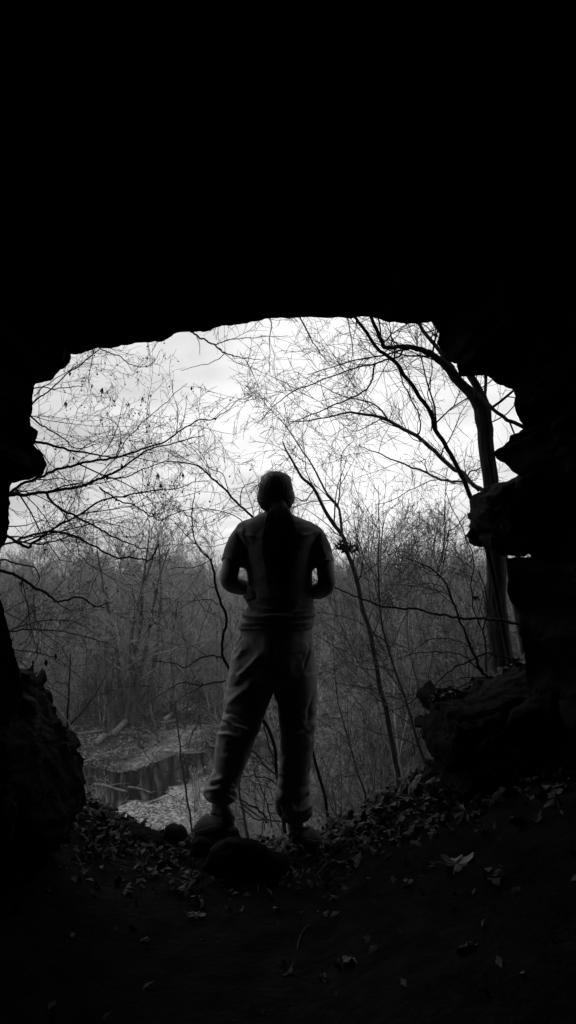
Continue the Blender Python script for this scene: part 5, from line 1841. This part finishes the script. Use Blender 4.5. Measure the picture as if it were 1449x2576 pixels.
# leaves lying on the flat top of the wide boulder
lm = MB()
for k in range(130):
    t = lr.uniform(0, 1)
    x = np.interp(t, [0, .3, .6, 1], [1088, 1139, 1214, 1315]) + lr.normal(0, 4)
    yl = np.interp(x, [1082, 1139, 1180, 1214, 1270, 1302, 1330], [1752, 1742, 1727, 1702, 1689, 1671, 1668])
    p = P(x, yl - lr.uniform(-3, 5), 3.62 + lr.normal(0, .06))
    v, q, tt = LV[int(lr.integers(0, 12))]
    vv = (v * lr.uniform(.03, .06) * .62) @ rot_m(lr.normal(0, .6), lr.normal(0, .6), lr.uniform(0, 6.28)).T + p
    lm.add(vv, q, tt)
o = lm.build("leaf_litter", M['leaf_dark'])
tag(o, "dead leaves caught on the flat top of the wide boulder", "leaf litter", kind='stuff')

# little clump of dead leaves on a twig at the far right
cb = MB()
cc = P(1198, 1504, 5.4)
for k in range(14):
    v, q, tt = LV[int(lr.integers(0, 12))]
    cb.add((v * .016) @ rot_m(*lr.uniform(0, 6, 3)).T + cc + lr.normal(0, .010, 3), q, tt)
cb.tube([cc, P(1215, 1490, 5.45), P(1245, 1470, 5.6)], [.002, .002, .002], 4)
tag(cb.build("leaf_clump", M['bark_dark']), "small dark clump of dead leaves caught on a shrub twig before the furrowed trunk", "leaf clump")

# thin sticks on the floor
for (pp, w, lab) in [([(706, 2132), (722, 2138), (740, 2143), (757, 2144)], .004, "thin curved stick lying just before the right shoe"),
                     ([(783, 2330), (765, 2350), (752, 2372), (747, 2395)], .0022, "fine grass stalk lying on the dark bare floor"),
                     ([(1000, 2060), (1040, 2052), (1100, 2058)], .004, "short straight stick lying over the dark half buried stone")]:
    pts = np.array([floor_hit(*c) + np.array([0, 0, w + .004]) for c in pp])
    sb = MB(); sb.tube(catmull(pts, 4), np.linspace(w, w * .5, (len(pts) - 1) * 4 + 1), 6, cap=True)
    tag(sb.build("stick", M['bark_mid']), lab, "stick")


# ------------------------------------------------------------------ sky and light
SUN_EL, SUN_AZ = R(38), R(-38)      # azimuth from straight ahead, negative to the left
world = bpy.data.worlds.new("World")
sc.world = world
world.use_nodes = True
nt = world.node_tree
for n_ in list(nt.nodes): nt.nodes.remove(n_)
N, L = nt.nodes.new, nt.links.new
outn = N("ShaderNodeOutputWorld")
bg = N("ShaderNodeBackground")
sky = N("ShaderNodeTexSky")
sky.sky_type = 'NISHITA'
sky.sun_disc = False
sky.sun_elevation = SUN_EL
sky.sun_rotation = SUN_AZ
sky.air_density = 1.0
sky.dust_density = 3.0
bw = N("ShaderNodeRGBToBW")
L(sky.outputs["Color"], bw.inputs["Color"])
tc = N("ShaderNodeTexCoord")
sep = N("ShaderNodeSeparateXYZ")
L(tc.outputs["Generated"], sep.inputs["Vector"])


def math_node(op, a=None, b=None, c=None, clamp=False):
    n_ = N("ShaderNodeMath"); n_.operation = op; n_.use_clamp = clamp
    for i_, v_ in enumerate((a, b, c)):
        if v_ is None: continue
        if isinstance(v_, (int, float)): n_.inputs[i_].default_value = v_
        else: L(v_, n_.inputs[i_])
    return n_.outputs[0]


zz = math_node('ADD', math_node('MAXIMUM', sep.outputs["Z"], 0.0), 0.16)
comb = N("ShaderNodeCombineXYZ")
L(math_node('DIVIDE', sep.outputs["X"], zz), comb.inputs["X"])
L(math_node('DIVIDE', sep.outputs["Y"], zz), comb.inputs["Y"])
cn = N("ShaderNodeTexNoise")
cn.inputs["Scale"].default_value = 1.5
cn.inputs["Detail"].default_value = 7
cn.inputs["Roughness"].default_value = .52
cn.inputs["Distortion"].default_value = .3
L(comb.outputs[0], cn.inputs["Vector"])
# brightest where the cloud thins, ahead and a little to the right, low over the wood
vm = N("ShaderNodeVectorMath"); vm.operation = 'DOT_PRODUCT'
L(tc.outputs["Generated"], vm.inputs[0])
gd = unit(ray(900, 1190))
vm.inputs[1].default_value = tuple(gd)
glow = math_node('POWER', math_node('MAXIMUM', vm.outputs["Value"], 0.0), 26.0)
cloud = math_node('MULTIPLY_ADD', cn.outputs["Fac"], 9.6, .75)
cloud = math_node('ADD', cloud, math_node('MULTIPLY', glow, 4.2))
mixv = math_node('ADD', math_node('MULTIPLY', cloud, 1.0), math_node('MULTIPLY', bw.outputs[0], .02))
L(mixv, bg.inputs["Color"])
bg.inputs["Strength"].default_value = 0.12
L(bg.outputs[0], outn.inputs["Surface"])

hm = bpy.data.materials.new("winter_haze")
hm.use_nodes = True
for n_ in list(hm.node_tree.nodes): hm.node_tree.nodes.remove(n_)
ho = hm.node_tree.nodes.new("ShaderNodeOutputMaterial")
hv = hm.node_tree.nodes.new("ShaderNodeVolumePrincipled")
hv.inputs["Color"].default_value = (.95, .95, .95, 1)
hv.inputs["Density"].default_value = .0007
hm.node_tree.links.new(hv.outputs[0], ho.inputs["Volume"])
hb = MB()
x0, x1, y0_, y1_, z0_, z1_ = -640, 640, -12, 940, -18, 27
hb.add([(x0, y0_, z0_), (x1, y0_, z0_), (x1, y1_, z0_), (x0, y1_, z0_), (x0, y0_, z1_), (x1, y0_, z1_), (x1, y1_, z1_), (x0, y1_, z1_)],
       [(0, 3, 2, 1), (4, 5, 6, 7), (0, 1, 5, 4), (1, 2, 6, 5), (2, 3, 7, 6), (3, 0, 4, 7)])
tag(hb.build("haze", hm, smooth_shade=False), "thin grey winter haze over the valley", kind='stuff')

sd = bpy.data.lights.new("sun", 'SUN')
sd.energy = 0.6
sd.angle = R(25)
sd.color = (1, 1, 1)
so = bpy.data.objects.new("sun", sd)
COL.objects.link(so)
sdir = np.array([math.sin(SUN_AZ) * math.cos(SUN_EL), math.cos(SUN_AZ) * math.cos(SUN_EL), math.sin(SUN_EL)])
so.rotation_euler = Vector(sdir).to_track_quat('Z', 'Y').to_euler()
so.location = tuple(sdir * 50)

vs = sc.view_settings
sc.display_settings.display_device = 'sRGB'
vs.view_transform = 'Standard'
vs.look = 'None'
vs.exposure = 0.0
vs.gamma = 1.0
vs.use_curve_mapping = False
sc.render.engine = 'CYCLES'
sc.cycles.max_bounces = 5
sc.cycles.diffuse_bounces = 3
sc.cycles.glossy_bounces = 3
sc.cycles.transparent_max_bounces = 4
sc.cycles.use_denoising = True
sc.cycles.denoiser = 'OPENIMAGEDENOISE'
sc.cycles.use_adaptive_sampling = False
sc.cycles.caustics_reflective = False
sc.cycles.caustics_refractive = False
